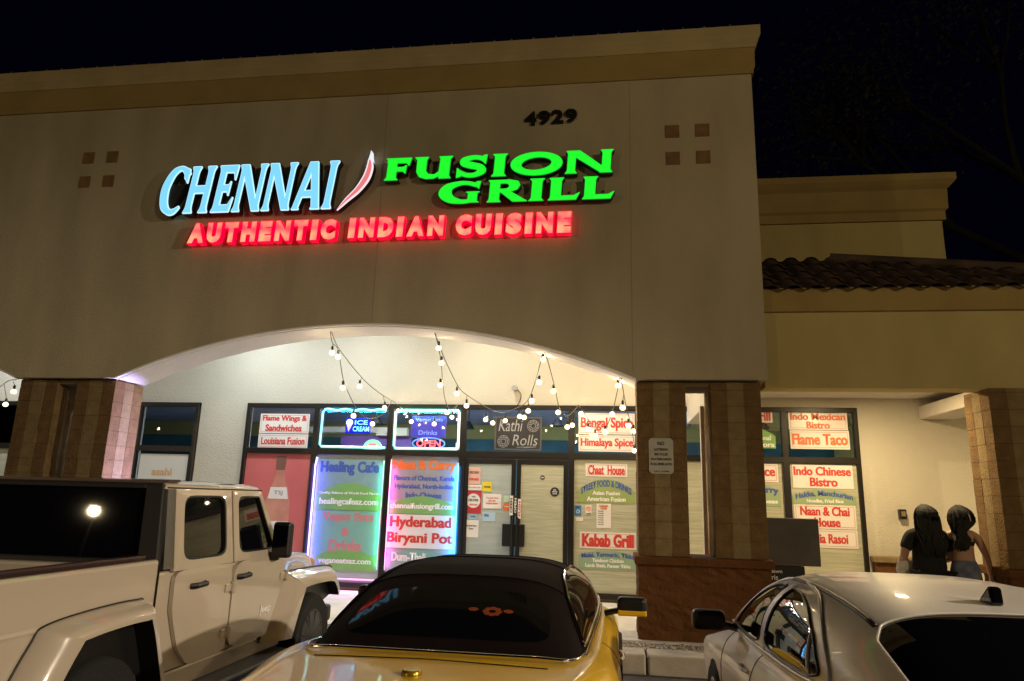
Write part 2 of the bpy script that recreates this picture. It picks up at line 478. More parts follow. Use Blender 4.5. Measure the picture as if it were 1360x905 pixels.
# left window, main storefront, side windows
spans = [(-15.98, -10.02, [-14.5, -13, -11.5]), (-9.05, -7.83, []), (-6.89, 3.61, [-5.54, -4.17, -2.86, -.99, .16, 1.33, 2.47])]
for x0, x1, mm in spans:
    bar_v(x0+.035, .2, 3.31); bar_v(x1-.035, .2, 3.31)
    for x in mm: bar_v(x, .2, 3.26, .10)
    bar_h(x0, x1, 3.27, .08)
    xs_ = [x0]+mm+[x1]
    for a, b in zip(xs_[:-1], xs_[1:]):
        bar_h(a+.03, b-.03, 2.46, .10)
        if not (abs(a+2.86) < .01): bar_h(a+.03, b-.03, .245, .09)
part(fr, 'storefront_frame', FRAME, bevel=.006, seg=1)
for xa, xb, zt in ((-15.98, -10.02, .2), (-9.05, -7.83, .2), (-6.9, -2.87, .2), (-2.86, -1.0, .165), (-.985, 3.61, .2)):
    part(MB().box(xa, xb, YW-.02, YW+.04, .10, zt), 'storefront_sill', MORTAR)
panes = [(-15.9, -14.55, FILM_PALE), (-14.45, -13.05, FILM_PALE), (-12.95, -11.55, FILM), (-11.45, -10.1, None), (-9.02, -7.86, None), (-6.82, -5.59, 'red'), (-5.49, -4.22, FILM_PALE), (-4.12, -2.91, FILM_PALE), (-.94, .11, FILM), (.21, 1.28, FILM), (1.38, 2.42, FILM), (2.52, 3.54, FILM)]
RED_FILM = mat('red_poster_film', (.60, .15, .15), .35, var=.05, vscale=2, coat=.4)
for x0, x1, fm in panes:
    part(MB().box(x0, x1, YW-.004, YW+.004, 2.51, 3.23), 'window_pane', GLASS)
    if fm == 'red': fm = RED_FILM
    part(MB().box(x0, x1, YW-.004, YW+.004, .29, 2.41), 'window_pane', fm or GLASS)
part(MB().box(-2.81, -1.04, YW-.004, YW+.004, 2.51, 3.23), 'window_pane', GLASS)
part(MB().box(-2.81, -1.04, YW-.05, YW+.04, 2.385, 2.41), 'door_header', FRAME)
# two door leaves
for x0, x1, side in ((-2.805, -1.925, 1), (-1.905, -1.045, 0)):
    d = empty('door'); d.parent = shop; d.location = Vector((x0, YW, .16))-shop.location
    w = x1-x0; h = 2.22
    mb = MB(); mb.box(0, .07, -.05, .0, 0, h); mb.box(w-.07, w, -.05, .0, 0, h); mb.box(.07, w-.07, -.048, -.002, h-.08, h); mb.box(.07, w-.07, -.048, -.002, 0, .16)
    mb.build('door_frame', FRAME, d, bevel=.005, seg=1)
    MB().box(.071, w-.071, -.028, -.02, .16, h-.08).build('door_glass', FILM_PALE if side else FILM, d)
    hx = w-.03 if side else .035
    MB().tube([(hx, -.05, .66), (hx, -.11, .70), (hx, -.11, 1.22), (hx, -.05, 1.26)], .017).build('handle', BLACK, d)
    MB().box(hx-(.17 if side else .05), hx+(.05 if side else .12), -.085, -.05, .80, 1.16).build('push_plate', BLACK, d, bevel=.01)
# closers/hold-open stickers between the leaves stand as signs further down
# dark opening beside the wing pillar: black frame and pane stand in for it
part(MB().box(5.335, 5.42, YW-.05, YW+.02, .15, 3.2), 'jamb', FRAME)
part(MB().box(5.42, 7.2, YW+.01, YW+.03, .15, 3.2), 'window_pane', CARGLASS)

# ---- interior seen through the transom glass
INT_WALL = mat('interior_wall', (.42, .40, .14), .8, var=.1, vscale=1)
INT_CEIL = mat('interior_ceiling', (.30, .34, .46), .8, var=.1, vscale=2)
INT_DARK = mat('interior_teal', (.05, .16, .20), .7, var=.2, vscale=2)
part(MB().box(-16, 5.2, 9.6, 9.8, .1, 3.26), 'interior_wall', INT_DARK)
part(MB().box(-16, 5.2, 9.55, 9.75, 3.262, 3.64), 'interior_bulkhead', INT_WALL)
part(MB().box(-16, 5.2, 3.2, 9.8, 3.645, 3.72), 'interior_ceiling', INT_CEIL)
part(MB().box(-16, 5.2, 3.2, 9.8, .02, .12), 'interior_floor', mat('interior_tile', (.5, .5, .5), .5))
part(MB().box(-16.1, -16, 3.2, 9.8, .1, 3.64), 'interior_side_wall', INT_DARK)
part(MB().box(5.2, 5.3, 3.2, 9.8, .1, 3.64), 'interior_side_wall', INT_WALL)
PURP = mat('purple_panel', (.16, .07, .30), .6)
part(MB().box(-6.4, -4.75, 6.3, 6.4, 2.7, 3.02), 'bulkhead_panel', PURP)
part(MB().box(-7.2, -5.0, 6.25, 6.6, 3.10, 3.22), 'duct', mat('duct_white', (.6, .57, .5), .6))
part(MB().box(-5.5, -4.8, 6.1, 6.25, 3.03, 3.2), 'menu_board', mat('menu_cream', (.6, .55, .42), .6))
for x, y in ((-5.2, 5.2), (-3.4, 6.0), (-1.4, 5.2), (.6, 6.2), (2.6, 5.2)):
    part(MB().tube([(x, y, 3.64), (x, y, 3.34)], .012, 6), 'pendant_stem', BLACK)
    part(MB().lathe([(.03, .16), (.14, 0), (.135, -.005), (.02, .13)], (x, y, 3.19)), 'pendant_shade', BLACK, smooth=40)
    part(MB().box(x-.55, x+.55, 4.2, 4.6, 3.622, 3.642), 'ceiling_panel_light', emit_mat('troffer', (.85, .93, 1), 75))
# ================================================================== TILED-ROOF WING
wing = tag(empty('arcade_wing', (3.5, 1.5, 0)), 'lower stucco arcade with a clay tile roof right of the tall shop front', 'building')
WF = .10
part(MB().box(1.605, 12, WF, WF+.32, 3.18, 4.16), 'fascia_wall', STUCCO_WING, wing)
part(MB().box(1.605, 12, WF-.05, WF+.3, 4.16, 4.475), 'trim_band', OCHRE, wing, bevel=.012)
part(MB().box(1.605, 12, WF+.322, YW-.002, 3.47, 3.55), 'arcade_ceiling', STUCCO_IN, wing)
pillar(4.17, wing, y0=.06, top=3.185)
part(MB().box(4.55, 5.1, .75, YW-.003, 3.14, 3.34), 'cross_beam', STUCCO_IN, wing, bevel=.01)
# S-tile roof: corrugated sheet stepped at each course; front slope and right hip
P0, PE, CR = Vector((1.62, -.005, 4.405)), Vector((7.2, -.005, 4.405)), Vector((2.9, 1.25, 5.24))
def tile_sheet(name, width, length, to_world, clip, pitch=.285, course=.36):
    mb = MB(); n = int(width/pitch*10); rows = []
    ny = int(length/course)+1
    for j in range(ny):
        for t, dz in ((j*course, .035), ((j+1)*course+.03, .0)):
            row = []
            for i in range(n+1):
                a = i*pitch/10; ph = (a/pitch) % 1
                hz = .050*math.sqrt(max(0, 1-((ph-.32)/.32)**2)) if ph < .64 else -.018*math.sin(math.pi*(ph-.64)/.36)
                row.append((a, min(t, clip(a)), hz+dz if t < clip(a) else hz))
            rows.append(row)
    V = [[mb.b.verts.new(to_world(*p)) for p in r] for r in rows]
    for j in range(0, len(V)-1):
        for i in range(len(V[0])-1):
            q = (V[j][i], V[j][i+1], V[j+1][i+1], V[j+1][i])
            try: mb.b.faces.new(q)
            except ValueError: pass
    return part(mb, name, TILE, wing, smooth=40)
sl = (CR-Vector((2.9, -.005, 4.405))); L1 = sl.length; sl.normalize(); nrm = Vector((0, -sl.z, sl.y))
top_l = (Vector((1.62, .0, .0)))
def clip1(a):
    x = 1.62+a
    return L1 if x <= 2.9 else L1*max(.02, (7.2-x)/(7.2-2.9))
tile_sheet('tile_slope', 5.58, L1, lambda a, t, h: Vector((1.62+a, -.005, 4.405))+sl*t+nrm*h, clip1)
s2 = (CR-Vector((7.2, 1.25, 4.405))); L2 = s2.length; s2.normalize(); n2 = Vector((-s2.z, 0, -s2.x)); n2 = n2 if n2.z > 0 else -n2
tile_sheet('tile_slope', 3.2, L2, lambda a, t, h: Vector((7.2, -.005+a, 4.405))+s2*t+n2*h, lambda a: L2*min(1, a/1.27+.02))
part(MB().tube([CR+Vector((-.05, 0, .03)), PE+Vector((0, 0, .05))], .085, 10), 'hip_cap', TILE, wing, smooth=50)
part(MB().tube([Vector((1.62, 1.25, 5.13)), CR+Vector((-.35, 0, -.10))], .075, 10), 'ridge_cap', TILE, wing, smooth=50)
part(MB().box(1.62, 7.2, 1.25, 3.4, 4.3, 5.15), 'roof_deck', TILE, wing)
# parapet box behind the tiles
part(MB().box(1.605, 5.48, 3.5, 9, 3.6, 7.0), 'parapet_wall', STUCCO_WING, wing)
rows = []
for py, pz in ((0, 6.72), (.05, 6.72), (.05, 6.88), (.09, 6.92), (.10, 7.28), (.16, 7.34), (.22, 7.42), (.22, 7.54), (-.6, 7.56)):
    rows.append([(1.605, 3.5-py, pz), (5.48+py, 3.5-py, pz), (5.48+py, 9, pz)])
mb = MB(); mb.grid(rows); part(mb, 'parapet_cornice', OCHRE, wing)

# ================================================================== LAMPS
def lamp_light(kind, name, loc, energy, col, size=.2, rot=None, spot=None, parent=None):
    ld = bpy.data.lights.new(name, kind); ld.energy = energy; ld.color = col
    if kind == 'AREA': ld.shape = 'DISK'; ld.size = size
    else: ld.shadow_soft_size = size
    if spot: ld.spot_size = R(spot); ld.spot_blend = .6
    o = bpy.data.objects.new(name, ld); COL.objects.link(o); o.location = loc
    if rot: o.rotation_euler = rot
    return o
# recessed porch downlights
def downlight(x, y, z, e, col, owner=shop):
    part(MB().lathe([(.12, -.012), (.15, -.012), (.15, .0), (.12, .0)], (x, y, z)), 'downlight_ring', SOFFIT, owner, smooth=40)
    lamp_light('AREA', 'downlight_lamp', (x, y, z-.02), e, col, .22)
for x, e, c in ((-11.5, L_PORCH_COOL, (.92, .97, 1)), (-6.6, L_PORCH_COOL, (.82, .94, 1)), (-4.6, L_PORCH_MID, (.90, .96, .98)), (-2.4, L_PORCH_MID, (1, .93, .78)), (-.3, L_PORCH_WARM, (1, .82, .55)), (1.1, L_PORCH_WARM*.6, (1, .80, .5))):
    downlight(x, 1.7, 4.99, e, c)
for x in (3.3, 7.5): downlight(x, 1.35, 3.465, L_WING, (1, .74, .38), wing)

def lot_lamp(x, y, e, label, h=7.5, aim=(-2, 0, 2.5), cone=150, col=(1, .76, .42)):
    t = tag(empty('parking_lot_lamp', (x, y, GZ)), label, 'lamp post', 'parking lot lamps')
    d = Vector((-3.6-x, -y, 0)).normalized()
    MB().lathe([(.26, 0), (.26, .7), (.24, .74)], (0, 0, 0)).build('base', KERB_C, t, smooth=40)
    MB().tube([(0, 0, .74), (0, 0, h)], [.085, .06], 12).build('pole', STEEL, t, smooth=40)
    MB().tube([(0, 0, h-.15), tuple(d*.5+Vector((0, 0, h)))], .035, 8).build('arm', STEEL, t, smooth=40)
    hd = MB().box(-.30, .30, -.22, .22, -.07, .07).build('lamp_head', STEEL, t, bevel=.03)
    hd.location = tuple(d*.75+Vector((0, 0, h))); hd.rotation_euler = (0, 0, math.atan2(d.y, d.x))
    ln = MB().box(-.24, .24, -.16, .16, -.085, -.072).build('lens', emit_mat('sodium_lens', (1, .78, .45), 22), t)
    ln.location = hd.location; ln.rotation_euler = hd.rotation_euler
    p = Vector((x, y, GZ))+d*.75+Vector((0, 0, h-.22))
    l = lamp_light('SPOT', 'lot_light', p, e, col, .16, spot=cone)
    q = (Vector(aim)-p).to_track_quat('-Z', 'Y'); l.rotation_euler = q.to_euler()
lot_lamp(13, -17, L_LOT_RIGHT, 'tall steel lot lamp over the bays right of the grey sedan')
lot_lamp(15.5, -8.5, L_LOT_SIDE, 'tall steel lot lamp beside the arcade end, right of the frame', aim=(-1.5, -6.5, .8), cone=52, col=(1, .84, .62))
lot_lamp(-21.5, -26.3, L_LOT_LEFT, 'tall steel lot lamp far behind the tan pickup', 7.45)

# ================================================================== ROOF SIGNS
def G(strokes, polys=()):
    return strokes, polys
def glyph_loops(polys, w, h, res=130):
    """polys: outlines in unit coords (x 0..w, y 0..1); returns (outer, inset) contours scaled to height h"""
    pad = .08; nx, ny = int(res*(w+2*pad)), int(res*(1+2*pad))
    xs = np.linspace(-pad, w+pad, nx); ys = np.linspace(-pad, 1+pad, ny)
    X, Y = np.meshgrid(xs, ys); P = np.stack([X.ravel(), Y.ravel()], 1); d = np.full(len(P), 1e9); cut = None
    for pl in polys:
        sgn, pts = pl if isinstance(pl[0], str) else ('+', pl)
        s = sd_poly(P, pts)
        if sgn == '+': d = np.minimum(d, s)
        else: d = np.maximum(d, -s)
    return d.reshape(ny, nx), xs, ys
def stem(x0, x1, y0=0., y1=1., fl=.05, sk=0.):
    """a stem with flared, slightly cupped ends; sk leans the top"""
    c = .14*(y1-y0)
    L = [(x0-fl, y0), (x0-fl*.25, y0+c*.5), (x0, y0+c), (x0+sk*.5, (y0+y1)/2), (x0+sk, y1-c), (x0+sk-fl*.25, y1-c*.5), (x0+sk-fl, y1)]
    Rr = [(x1+sk+fl, y1), (x1+sk+fl*.25, y1-c*.5), (x1+sk, y1-c), (x1+sk*.5, (y0+y1)/2), (x1, y0+c), (x1+fl*.25, y0+c*.5), (x1+fl, y0)]
    return L+Rr
def ell(cx, cy, rx, ry, a0=0, a1=360, n=60):
    return [(cx+rx*math.cos(R(a0+(a1-a0)*i/n)), cy+ry*math.sin(R(a0+(a1-a0)*i/n))) for i in range(n if a1-a0 == 360 else n+1)]
def bow(path, wid):
    """a curved stroke of varying width"""
    c = catmull(path, 10); n = len(c); w = interp(np.linspace(0, 1, n), np.linspace(0, 1, len(wid)), wid); a, b = [], []
    for i, p in enumerate(c):
        t = c[min(i+1, n-1)]-c[max(i-1, 0)]; t = t/np.linalg.norm(t); q = np.array([-t[1], t[0]])*w[i]/2
        a.append(tuple(p+q)); b.append(tuple(p-q))
    return a+b[::-1]
GL = {
 'C': (.72, [bow([(.70, .80), (.62, .90), (.46, .965), (.26, .88), (.13, .66), (.10, .46), (.17, .20), (.34, .055), (.50, .05), (.64, .14)], [.17, .11, .07, .14, .19, .20, .18, .10, .09, .03]), [(.60, .97), (.73, .93), (.73, .66), (.66, .74)]]),
 'H': (.78, [stem(.09, .23), stem(.55, .69), [(.2, .43), (.58, .43), (.58, .57), (.2, .57)]]),
 'E': (.60, [stem(.09, .24), [(.1, .87), (.50, .86), (.56, .70), (.58, 1), (.1, 1)], [(.2, .44), (.40, .44), (.44, .36), (.45, .64), (.41, .57), (.2, .57)], [(.1, 0), (.56, 0), (.60, .29), (.50, .13), (.1, .13)]]),
 'N': (.82, [stem(.06, .16, fl=.05), stem(.65, .75, fl=.05), [(.04, 1), (.24, 1), (.76, 0), (.60, 0)]]),
 'A': (.80, [[(.02, 0), (.04, .02), (.30, 1), (.52, 1), (.78, .02), (.80, 0), (.56, 0), (.59, .03), (.39, .80), (.17, .03), (.20, 0)], [(.2, .26), (.62, .26), (.60, .38), (.22, .38)]]),
 'I': (.30, [stem(.08, .22, fl=.055)]),
 'F': (.86, [stem(.12, .40, fl=.07), [(.1, .80), (.72, .78), (.80, .66), (.86, 1), (.1, 1)], [(.3, .40), (.62, .40), (.70, .30), (.72, .66), (.62, .58), (.3, .58)]]),
 'U': (1.30, [[(.05, 1), (.47, 1), (.42, .88), (.42, .36), (.52, .20), (.72, .17), (.86, .30), (.88, .88), (.83, 1), (1.25, 1), (1.18, .88), (1.18, .12), (1.24, 0), (.88, 0), (.88, .12), (.70, .01), (.46, .0), (.24, .10), (.14, .32), (.13, .88)]]),
 'S': (1.05, [bow([(.92, .76), (.74, .88), (.52, .90), (.28, .80), (.28, .64), (.50, .54), (.76, .44), (.84, .26), (.64, .10), (.36, .10), (.14, .26)], [.12, .16, .17, .22, .24, .26, .25, .24, .18, .16, .10]), [(.86, .98), (.97, 1), (.94, .60), (.84, .74)], [(.06, .42), (.16, .30), (.20, .06), (.06, 0)]]),
 'i': (.52, [stem(.11, .41, fl=.07)]),
 'O': (1.62, [ell(.81, .5, .79, .52), ('-', ell(.81, .5, .44, .33, n=60) if False else [(.81+.48*math.cos(a)*math.cos(.12)-.30*math.sin(a)*math.sin(.12), .5+.48*math.cos(a)*math.sin(.12)+.30*math.sin(a)*math.cos(.12)) for a in np.linspace(0, 2*math.pi, 60, endpoint=False)])]),
 'n': (1.45, [stem(.08, .30, fl=.06), stem(1.13, 1.37, fl=.06), [(.02, 1), (.42, 1), (1.38, 0), (1.10, 0)]]),
 'G': (1.55, [bow([(1.28, .82), (1.0, .92), (.72, .92), (.38, .76), (.28, .46), (.48, .18), (.84, .06), (1.20, .10)], [.16, .14, .17, .30, .40, .30, .16, .12]), stem(1.04, 1.32, .02, .50, fl=.07), [(1.28, .98), (1.40, .98), (1.36, .66), (1.24, .80)]]),
 'R': (1.25, [stem(.10, .40, fl=.06), [(.3, 1), (.72, 1), (.98, .92), (1.04, .74), (.96, .56), (.74, .46), (1.22, .06), (1.3, 0), (.86, 0), (.46, .44), (.4, .44), (.4, .58), (.60, .58), (.70, .64), (.72, .74), (.66, .84), (.56, .86), (.4, .86), (.3, .86)]]),
 'L': (.98, [stem(.11, .42, fl=.06), [(.3, 0), (.90, 0), (1.0, .30), (.84, .17), (.3, .17)]]),
}
def channel_letters(name, label, word, x0, x1, z0, z1, face, trim, ret, zslope=0., lean=0., h_first=1., gap=.10, y=-.10, depth=.10, group='lit channel letter signs', fat=.022):
    t = tag(empty(name, ((x0+x1)/2, y, (z0+z1)/2)), label, 'sign', group)
    ws = [GL[c][0] for c in word]; tot = sum(ws)+gap*(len(word)-1); x = x0; k = (x1-x0)/tot; h = z1-z0
    for c, w in zip(word, ws):
        d, xs, ys = glyph_loops(GL[c][1], w, h)
        hh = h*(h_first if c is word[0] and x == x0 else 1)
        sc = lambda lp: [((p[0]-w/2)*k+lean*p[1], (p[1]-.5)*hh) for p in lp]
        outer = [sc(l) for l in contours(d, xs, ys, fat)]; inner = [sc(l) for l in contours(d, xs, ys, fat-.018)]; outer2 = [sc(l) for l in contours(d, xs, ys, fat+.014)]
        cx = x+w*k/2; loc = Vector((cx, y-.03-depth/2, (z0+z1)/2+zslope*(cx-x0)))-t.location
        L = mesh_obj('letter', shape_mesh(outer2, depth), ret, t, loc)
        o = mesh_obj('letter_trim', shape_mesh(outer, .016), trim, L, (0, -depth/2-.008, 0))
        o = mesh_obj('letter_face', shape_mesh(inner, .006), face, L, (0, -depth/2-.018, 0))
        for q in (-.2, .2):
            MB().tube([(q*w*k, depth/2, 0), (q*w*k, depth/2+.032, 0)], .012, 6).build('standoff', BLACK, L)
        x += (w+gap)*k
    return t
RETURN = mat('letter_return', (.012, .012, .014), .5)
CY_FACE = emit_mat('cyan_face', (.16, .56, .86), 1.15*E_SIGN, (.3, .6, .8)); CY_TRIM = emit_mat('cyan_trim', (.50, .85, 1.0), 1.0*E_SIGN)
GR_FACE = emit_mat('green_face', (.0, .86, .02), 1.1*E_SIGN, (.1, .7, .1)); GR_TRIM = emit_mat('green_trim', (.01, .38, .04), .9*E_SIGN, (.05, .4, .1))
channel_letters('channel_letter_sign', 'pale blue lit letters CHENNAI on the stucco above the arch', 'CHENNAI', -6.90, -4.22, 5.66, 6.37, CY_FACE, CY_TRIM, RETURN, lean=.08, h_first=1.05, gap=.06)
channel_letters('channel_letter_sign', 'green lit letters FUSION right of the pink chili', 'FUSiOn', -3.49, -.29, 6.05, 6.375, GR_FACE, GR_TRIM, RETURN, lean=.02, gap=.08)
channel_letters('channel_letter_sign', 'green lit letters GRILL below the word FUSION', 'GRiLL', -2.71, -.29, 5.67, 5.985, GR_FACE, GR_TRIM, RETURN, lean=.02, gap=.08)
# red line of bold capitals
RED_RET = emit_mat('red_return', (.9, .0, .03), 1.5*E_SIGN, (.25, .0, .01))  # letter sides emit too, added for the red halo on the wall
def warm_red(name):
    m = emit_mat(name, (1, .05, .05), 1.2*E_SIGN, (.7, .1, .1)); nt = m.node_tree; b = nt.nodes['Principled BSDF']
    tc = nt.nodes.new('ShaderNodeTexCoord'); n = nt.nodes.new('ShaderNodeTexNoise'); n.inputs['Scale'].default_value = 4.5; n.inputs['Detail'].default_value = 1
    rp = nt.nodes.new('ShaderNodeValToRGB'); rp.color_ramp.elements[0].position = .38; rp.color_ramp.elements[1].position = .66
    rp.color_ramp.elements[0].color = (1, .045, .09, 1); rp.color_ramp.elements[1].color = (1, .36, .19, 1)
    nt.links.new(tc.outputs['Object'], n.inputs[0]); nt.links.new(n.outputs[0], rp.inputs[0]); nt.links.new(rp.outputs[0], b.inputs['Emission Color'])
    return m
RED_FACE = warm_red('red_face')
t = tag(empty('channel_letter_sign', (-3.6, -.10, 5.15)), 'red lit line AUTHENTIC INDIAN CUISINE under the blue and green words', 'sign', 'lit channel letter signs')
spans_ = (('AUTHENTIC', -6.37, -4.12, 5.185, 5.505), ('INDIAN', -3.95, -2.57, 5.20, 5.512), ('CUISINE', -2.42, -.83, 5.195, 5.515))
cw = {'A': 1.05, 'U': .95, 'T': .9, 'H': .97, 'E': .82, 'N': 1., 'I': .46, 'C': .95, 'D': .95, 'S': .9}
for wd, x0, x1, z0, z1 in spans_:
    tot = sum(cw[c] for c in wd)+.13*(len(wd)-1); k = (x1-x0)/tot; x = x0
    for c in wd:
        w = cw[c]*k
        ret = text_mesh(c, w, z1-z0, bold=.10, ext=.18, shear=.05)
        co = [v.co for v in ret.vertices]; my = max(abs(v.y) for v in co)
        for v in co: v.y = v.y/my*.045
        L = mesh_obj('letter', ret, RED_RET, t, Vector((x+w/2, -.175, (z0+z1)/2))-t.location)
        fc = text_mesh(c, w*.93, (z1-z0)*.94, bold=.08, shear=.05)
        mesh_obj('letter_face', fc, RED_FACE, L, (0, -.049, 0))
        MB().tube([(0, .045, 0), (0, .075, 0)], .012, 6).build('standoff', BLACK, L)
        x += w+.13*k
# chili pepper
t = tag(empty('chili_sign', (-3.93, -.10, 6.05)), 'curved pink lit chili with white outline between CHENNAI and FUSION', 'sign', 'lit channel letter signs')
path = [(-.20, -.43), (-.07, -.28), (.08, -.13), (.19, .04), (.235, .20), (.232, .32)]
n = 40; c = catmull(path, 8)
def chili(ws): return [tuple(p) for p in bow(path, ws)]
body = MB().prism(chili([.01, .065, .095, .115, .105, .05]), 'y', -.13, -.03).build('chili_return', RETURN, t)
MB().prism(chili([.01, .065, .095, .115, .105, .05]), 'y', -.146, -.131).build('chili_trim', emit_mat('chili_trim', (.95, .85, .95), .9), t)
MB().prism(chili([.0, .03, .055, .07, .06, .02]), 'y', -.153, -.147).build('chili_face', emit_mat('chili_face', (.9, .22, .25), .8, (.7, .3, .3)), t)
MB().prism([(.20, .30), (.265, .30), (.250, .38), (.240, .47), (.222, .38)], 'y', -.150, -.04).build('chili_stem', emit_mat('chili_stem', (.8, .9, 1), .9), t)
MB().tube([(.15, -.03, 0), (.15, .0, 0)], .012, 6).build('standoff', BLACK, t)
# number 4929
t = tag(empty('house_number', (-1.145, -.10, 6.965)), 'dark raised number 4929 high on the stucco under the cornice', 'sign')
for i, ch in enumerate('4929'):
    me = text_mesh(ch, .17, .21, bold=.03, ext=.12)
    my = max(abs(v.co.y) for v in me.vertices)
    for v in me.vertices: v.co.y = v.co.y/my*.02
    mesh_obj('digit', me, BLACK, t, (-.285+i*.19, -.02, .015*i/3))
# ================================================================== WINDOW POSTERS
YP = YW-.008
def poster(name, label, x0, x1, z0, z1, m, lines=(), cat='poster', group='posters on the shop windows', y=None, border=None, dome=0., outline=None, th=.003):
    """flat sheet fixed to the glass; lines: (text, x0, x1, z0, z1, ink, options) in fractions of the sheet"""
    y = YP if y is None else y
    w, h = x1-x0, z1-z0
    pts = outline or ([(-w/2, -h/2), (w/2, -h/2), (w/2, h/2), (-w/2, h/2)] if not dome else [(-w/2, -h/2), (w/2, -h/2)]+[(w/2-w*i/20, h/2-dome*((1-2*i/20)**2)) for i in range(21)])
    o = MB().prism(pts, 'y', -th, 0).build(name, m, None, ((x0+x1)/2, y, (z0+z1)/2))
    tag(o, label, cat, group)
    if border:
        b = MB(); e = .025; t_ = .006
        for a in ((-w/2+e, w/2-e, h/2-e-t_, h/2-e), (-w/2+e, w/2-e, -h/2+e, -h/2+e+t_), (-w/2+e, -w/2+e+t_, -h/2+e+t_, h/2-e-t_), (w/2-e-t_, w/2-e, -h/2+e+t_, h/2-e-t_)):
            b.quad((a[0], -th-.0015, a[2]), (a[1], -th-.0015, a[2]), (a[1], -th-.0015, a[3]), (a[0], -th-.0015, a[3]))
        b.build('border', border, o)
    for ln in lines:
        s, a, b_, c, d, ink = ln[:6]; k = ln[6] if len(ln) > 6 else {}
        lettering(s, (a-.5)*w, (b_-.5)*w, (c-.5)*h, (d-.5)*h, -th-.002-(k.pop('dy', 0)), ink, o, **k)
    return o
BOLD = dict(bold=.025)
def L_(s, a, b, c, d, ink, **k):
    q = dict(bold=.022, heavy=.055); q.update(k); return (s, a, b, c, d, ink, q)
poster('window_poster', 'white poster Flame Wings & Sandwiches over the red bottle panel', -6.63, -5.69, 2.77, 3.12, PAPER, [L_('Flame Wings &', .05, .95, .55, .92, RED_INK), L_('Sandwiches', .12, .86, .10, .45, RED_INK)], border=PINK_INK)
poster('window_poster', 'white poster Louisiana Fusion under Flame Wings', -6.63, -5.69, 2.50, 2.755, PAPER, [L_('Louisiana Fusion', .06, .94, .26, .78, RED_INK)], border=PINK_INK)
# bottle picture on the red panel
t = tag(empty('bottle_picture', (-6.15, YP, 1.6)), 'printed tall amber bottle with white label on the red panel', 'picture')
prof = [(.0, -.95), (.235, -.95), (.235, -.05), (.20, .10), (.115, .30), (.085, .42), (.078, .66), (.095, .67), (.095, .76), (.0, .76)]
BOT = mat('bottle_print', (.50, .20, .15), .4, col2=(.62, .30, .22), vscale=3)
MB().prism(prof+[(-x, z) for x, z in prof[::-1][1:-1]], 'y', -.004, 0).build('bottle', BOT, t)
MB().prism([(-.08, .52), (.08, .52), (.094, .76), (-.094, .76)], 'y', -.0055, -.0042).build('bottle_cap', mat('cap_print', (.20, .10, .08), .4), t)
MB().prism([(-.19, .02), (.19, .02), (.15, .22), (-.15, .22)], 'y', -.0055, -.0042).build('neck_label', PAPER, t)
MB().prism([(-.23, -.62), (.23, -.62), (.23, -.36), (-.23, -.36)], 'y', -.0055, -.0042).build('label', PAPER, t)
lettering('TSJ', -.08, .08, .075, .16, -.0065, GREY_INK, t)
# left panes
poster('window_poster', 'white poster with faint orange asahi lettering in the left window', -8.90, -7.95, .6, 2.36, mat('poster_pale', (.62, .62, .60), .5), [L_('asahi', .28, .70, .78, .86, mat('ink_faint_orange', (.60, .38, .22), .5))])
poster('window_poster', 'grey green poster Healing Cafe on the pane left of Naan & Curry', -5.44, -4.27, 1.48, 2.34, mat('poster_mist', (.22, .34, .39), .5, var=.05), [L_('Healing Cafe', .03, .95, .66, .95, BLUE_INK, bold=.035)])
poster('window_poster', 'green domed banner healingcafeaz.com under Healing Cafe', -5.45, -4.22, 1.46, 1.92, GREEN_P, [L_('Quality Balance of World Food Flavors', .05, .95, .56, .68, WHITE_INK), L_('healingcafeaz.com', .06, .93, .14, .44, WHITE_INK)], dome=.24, y=YP-.0045)
poster('window_poster', 'sage poster Vegan Eats & Drinks in the middle of the LED framed pane', -5.42, -4.26, .72, 1.455, SAGE_P, [L_('Vegan Eats', .10, .90, .72, .96, PINK_INK), L_('&', .42, .55, .42, .62, PINK_INK), L_('Drinks', .24, .74, .06, .34, PINK_INK)])
poster('window_poster', 'green curled banner veganeatsaz.com at the foot of the vegan poster', 0, 0, 0, 0, GREEN_P, cat='poster', outline=[(-.58, .10), (-.45, .09), (-.05, -.11), (.52, -.12), (.54, .10), (.30, .17), (0, .20), (-.35, .17)]) if False else None
o = poster('window_poster', 'green banner veganeatsaz.com curling at the foot of the vegan poster', -5.38, -4.28, .46, .80, GREEN_P, [L_('veganeatsaz.com', .06, .92, .26, .58, WHITE_INK)], outline=[(-.50, -.02), (-.2, -.16), (.52, -.17), (.55, .06), (.30, .14), (0, .17), (-.35, .14), (-.55, .04)], y=YP-.0045)
poster('window_poster', 'grey poster Naan & Curry with blue lines of cuisine names', -4.13, -2.93, 1.66, 2.38, mat('poster_warmgrey', (.29, .28, .31), .5, var=.05), [L_('Naan & Curry', .04, .97, .66, .96, ORANGE_INK, bold=.035), L_('Flavors of Chennai, Kerala', .06, .96, .44, .58, BLUE_INK), L_('Hyderabad, North-Indian', .08, .94, .24, .38, BLUE_INK), L_('Indo-Chinese', .25, .78, .05, .19, BLUE_INK)])
poster('window_poster', 'green domed banner chennaifusiongrill.com above the Hyderabad poster', -4.12, -2.95, 1.43, 1.73, GREEN_P, [L_('chennaifusiongrill.com', .02, .98, .20, .62, WHITE_INK)], dome=.16, y=YP-.0045)
poster('window_poster', 'white poster Hyderabad Biryani Pot with big red letters', -4.14, -2.94, .87, 1.42, PAPER, [L_('Hyderabad', .05, .95, .53, .95, RED_INK), L_('Biryani Pot', .02, .98, .07, .47, RED_INK)], y=YP-.0045)
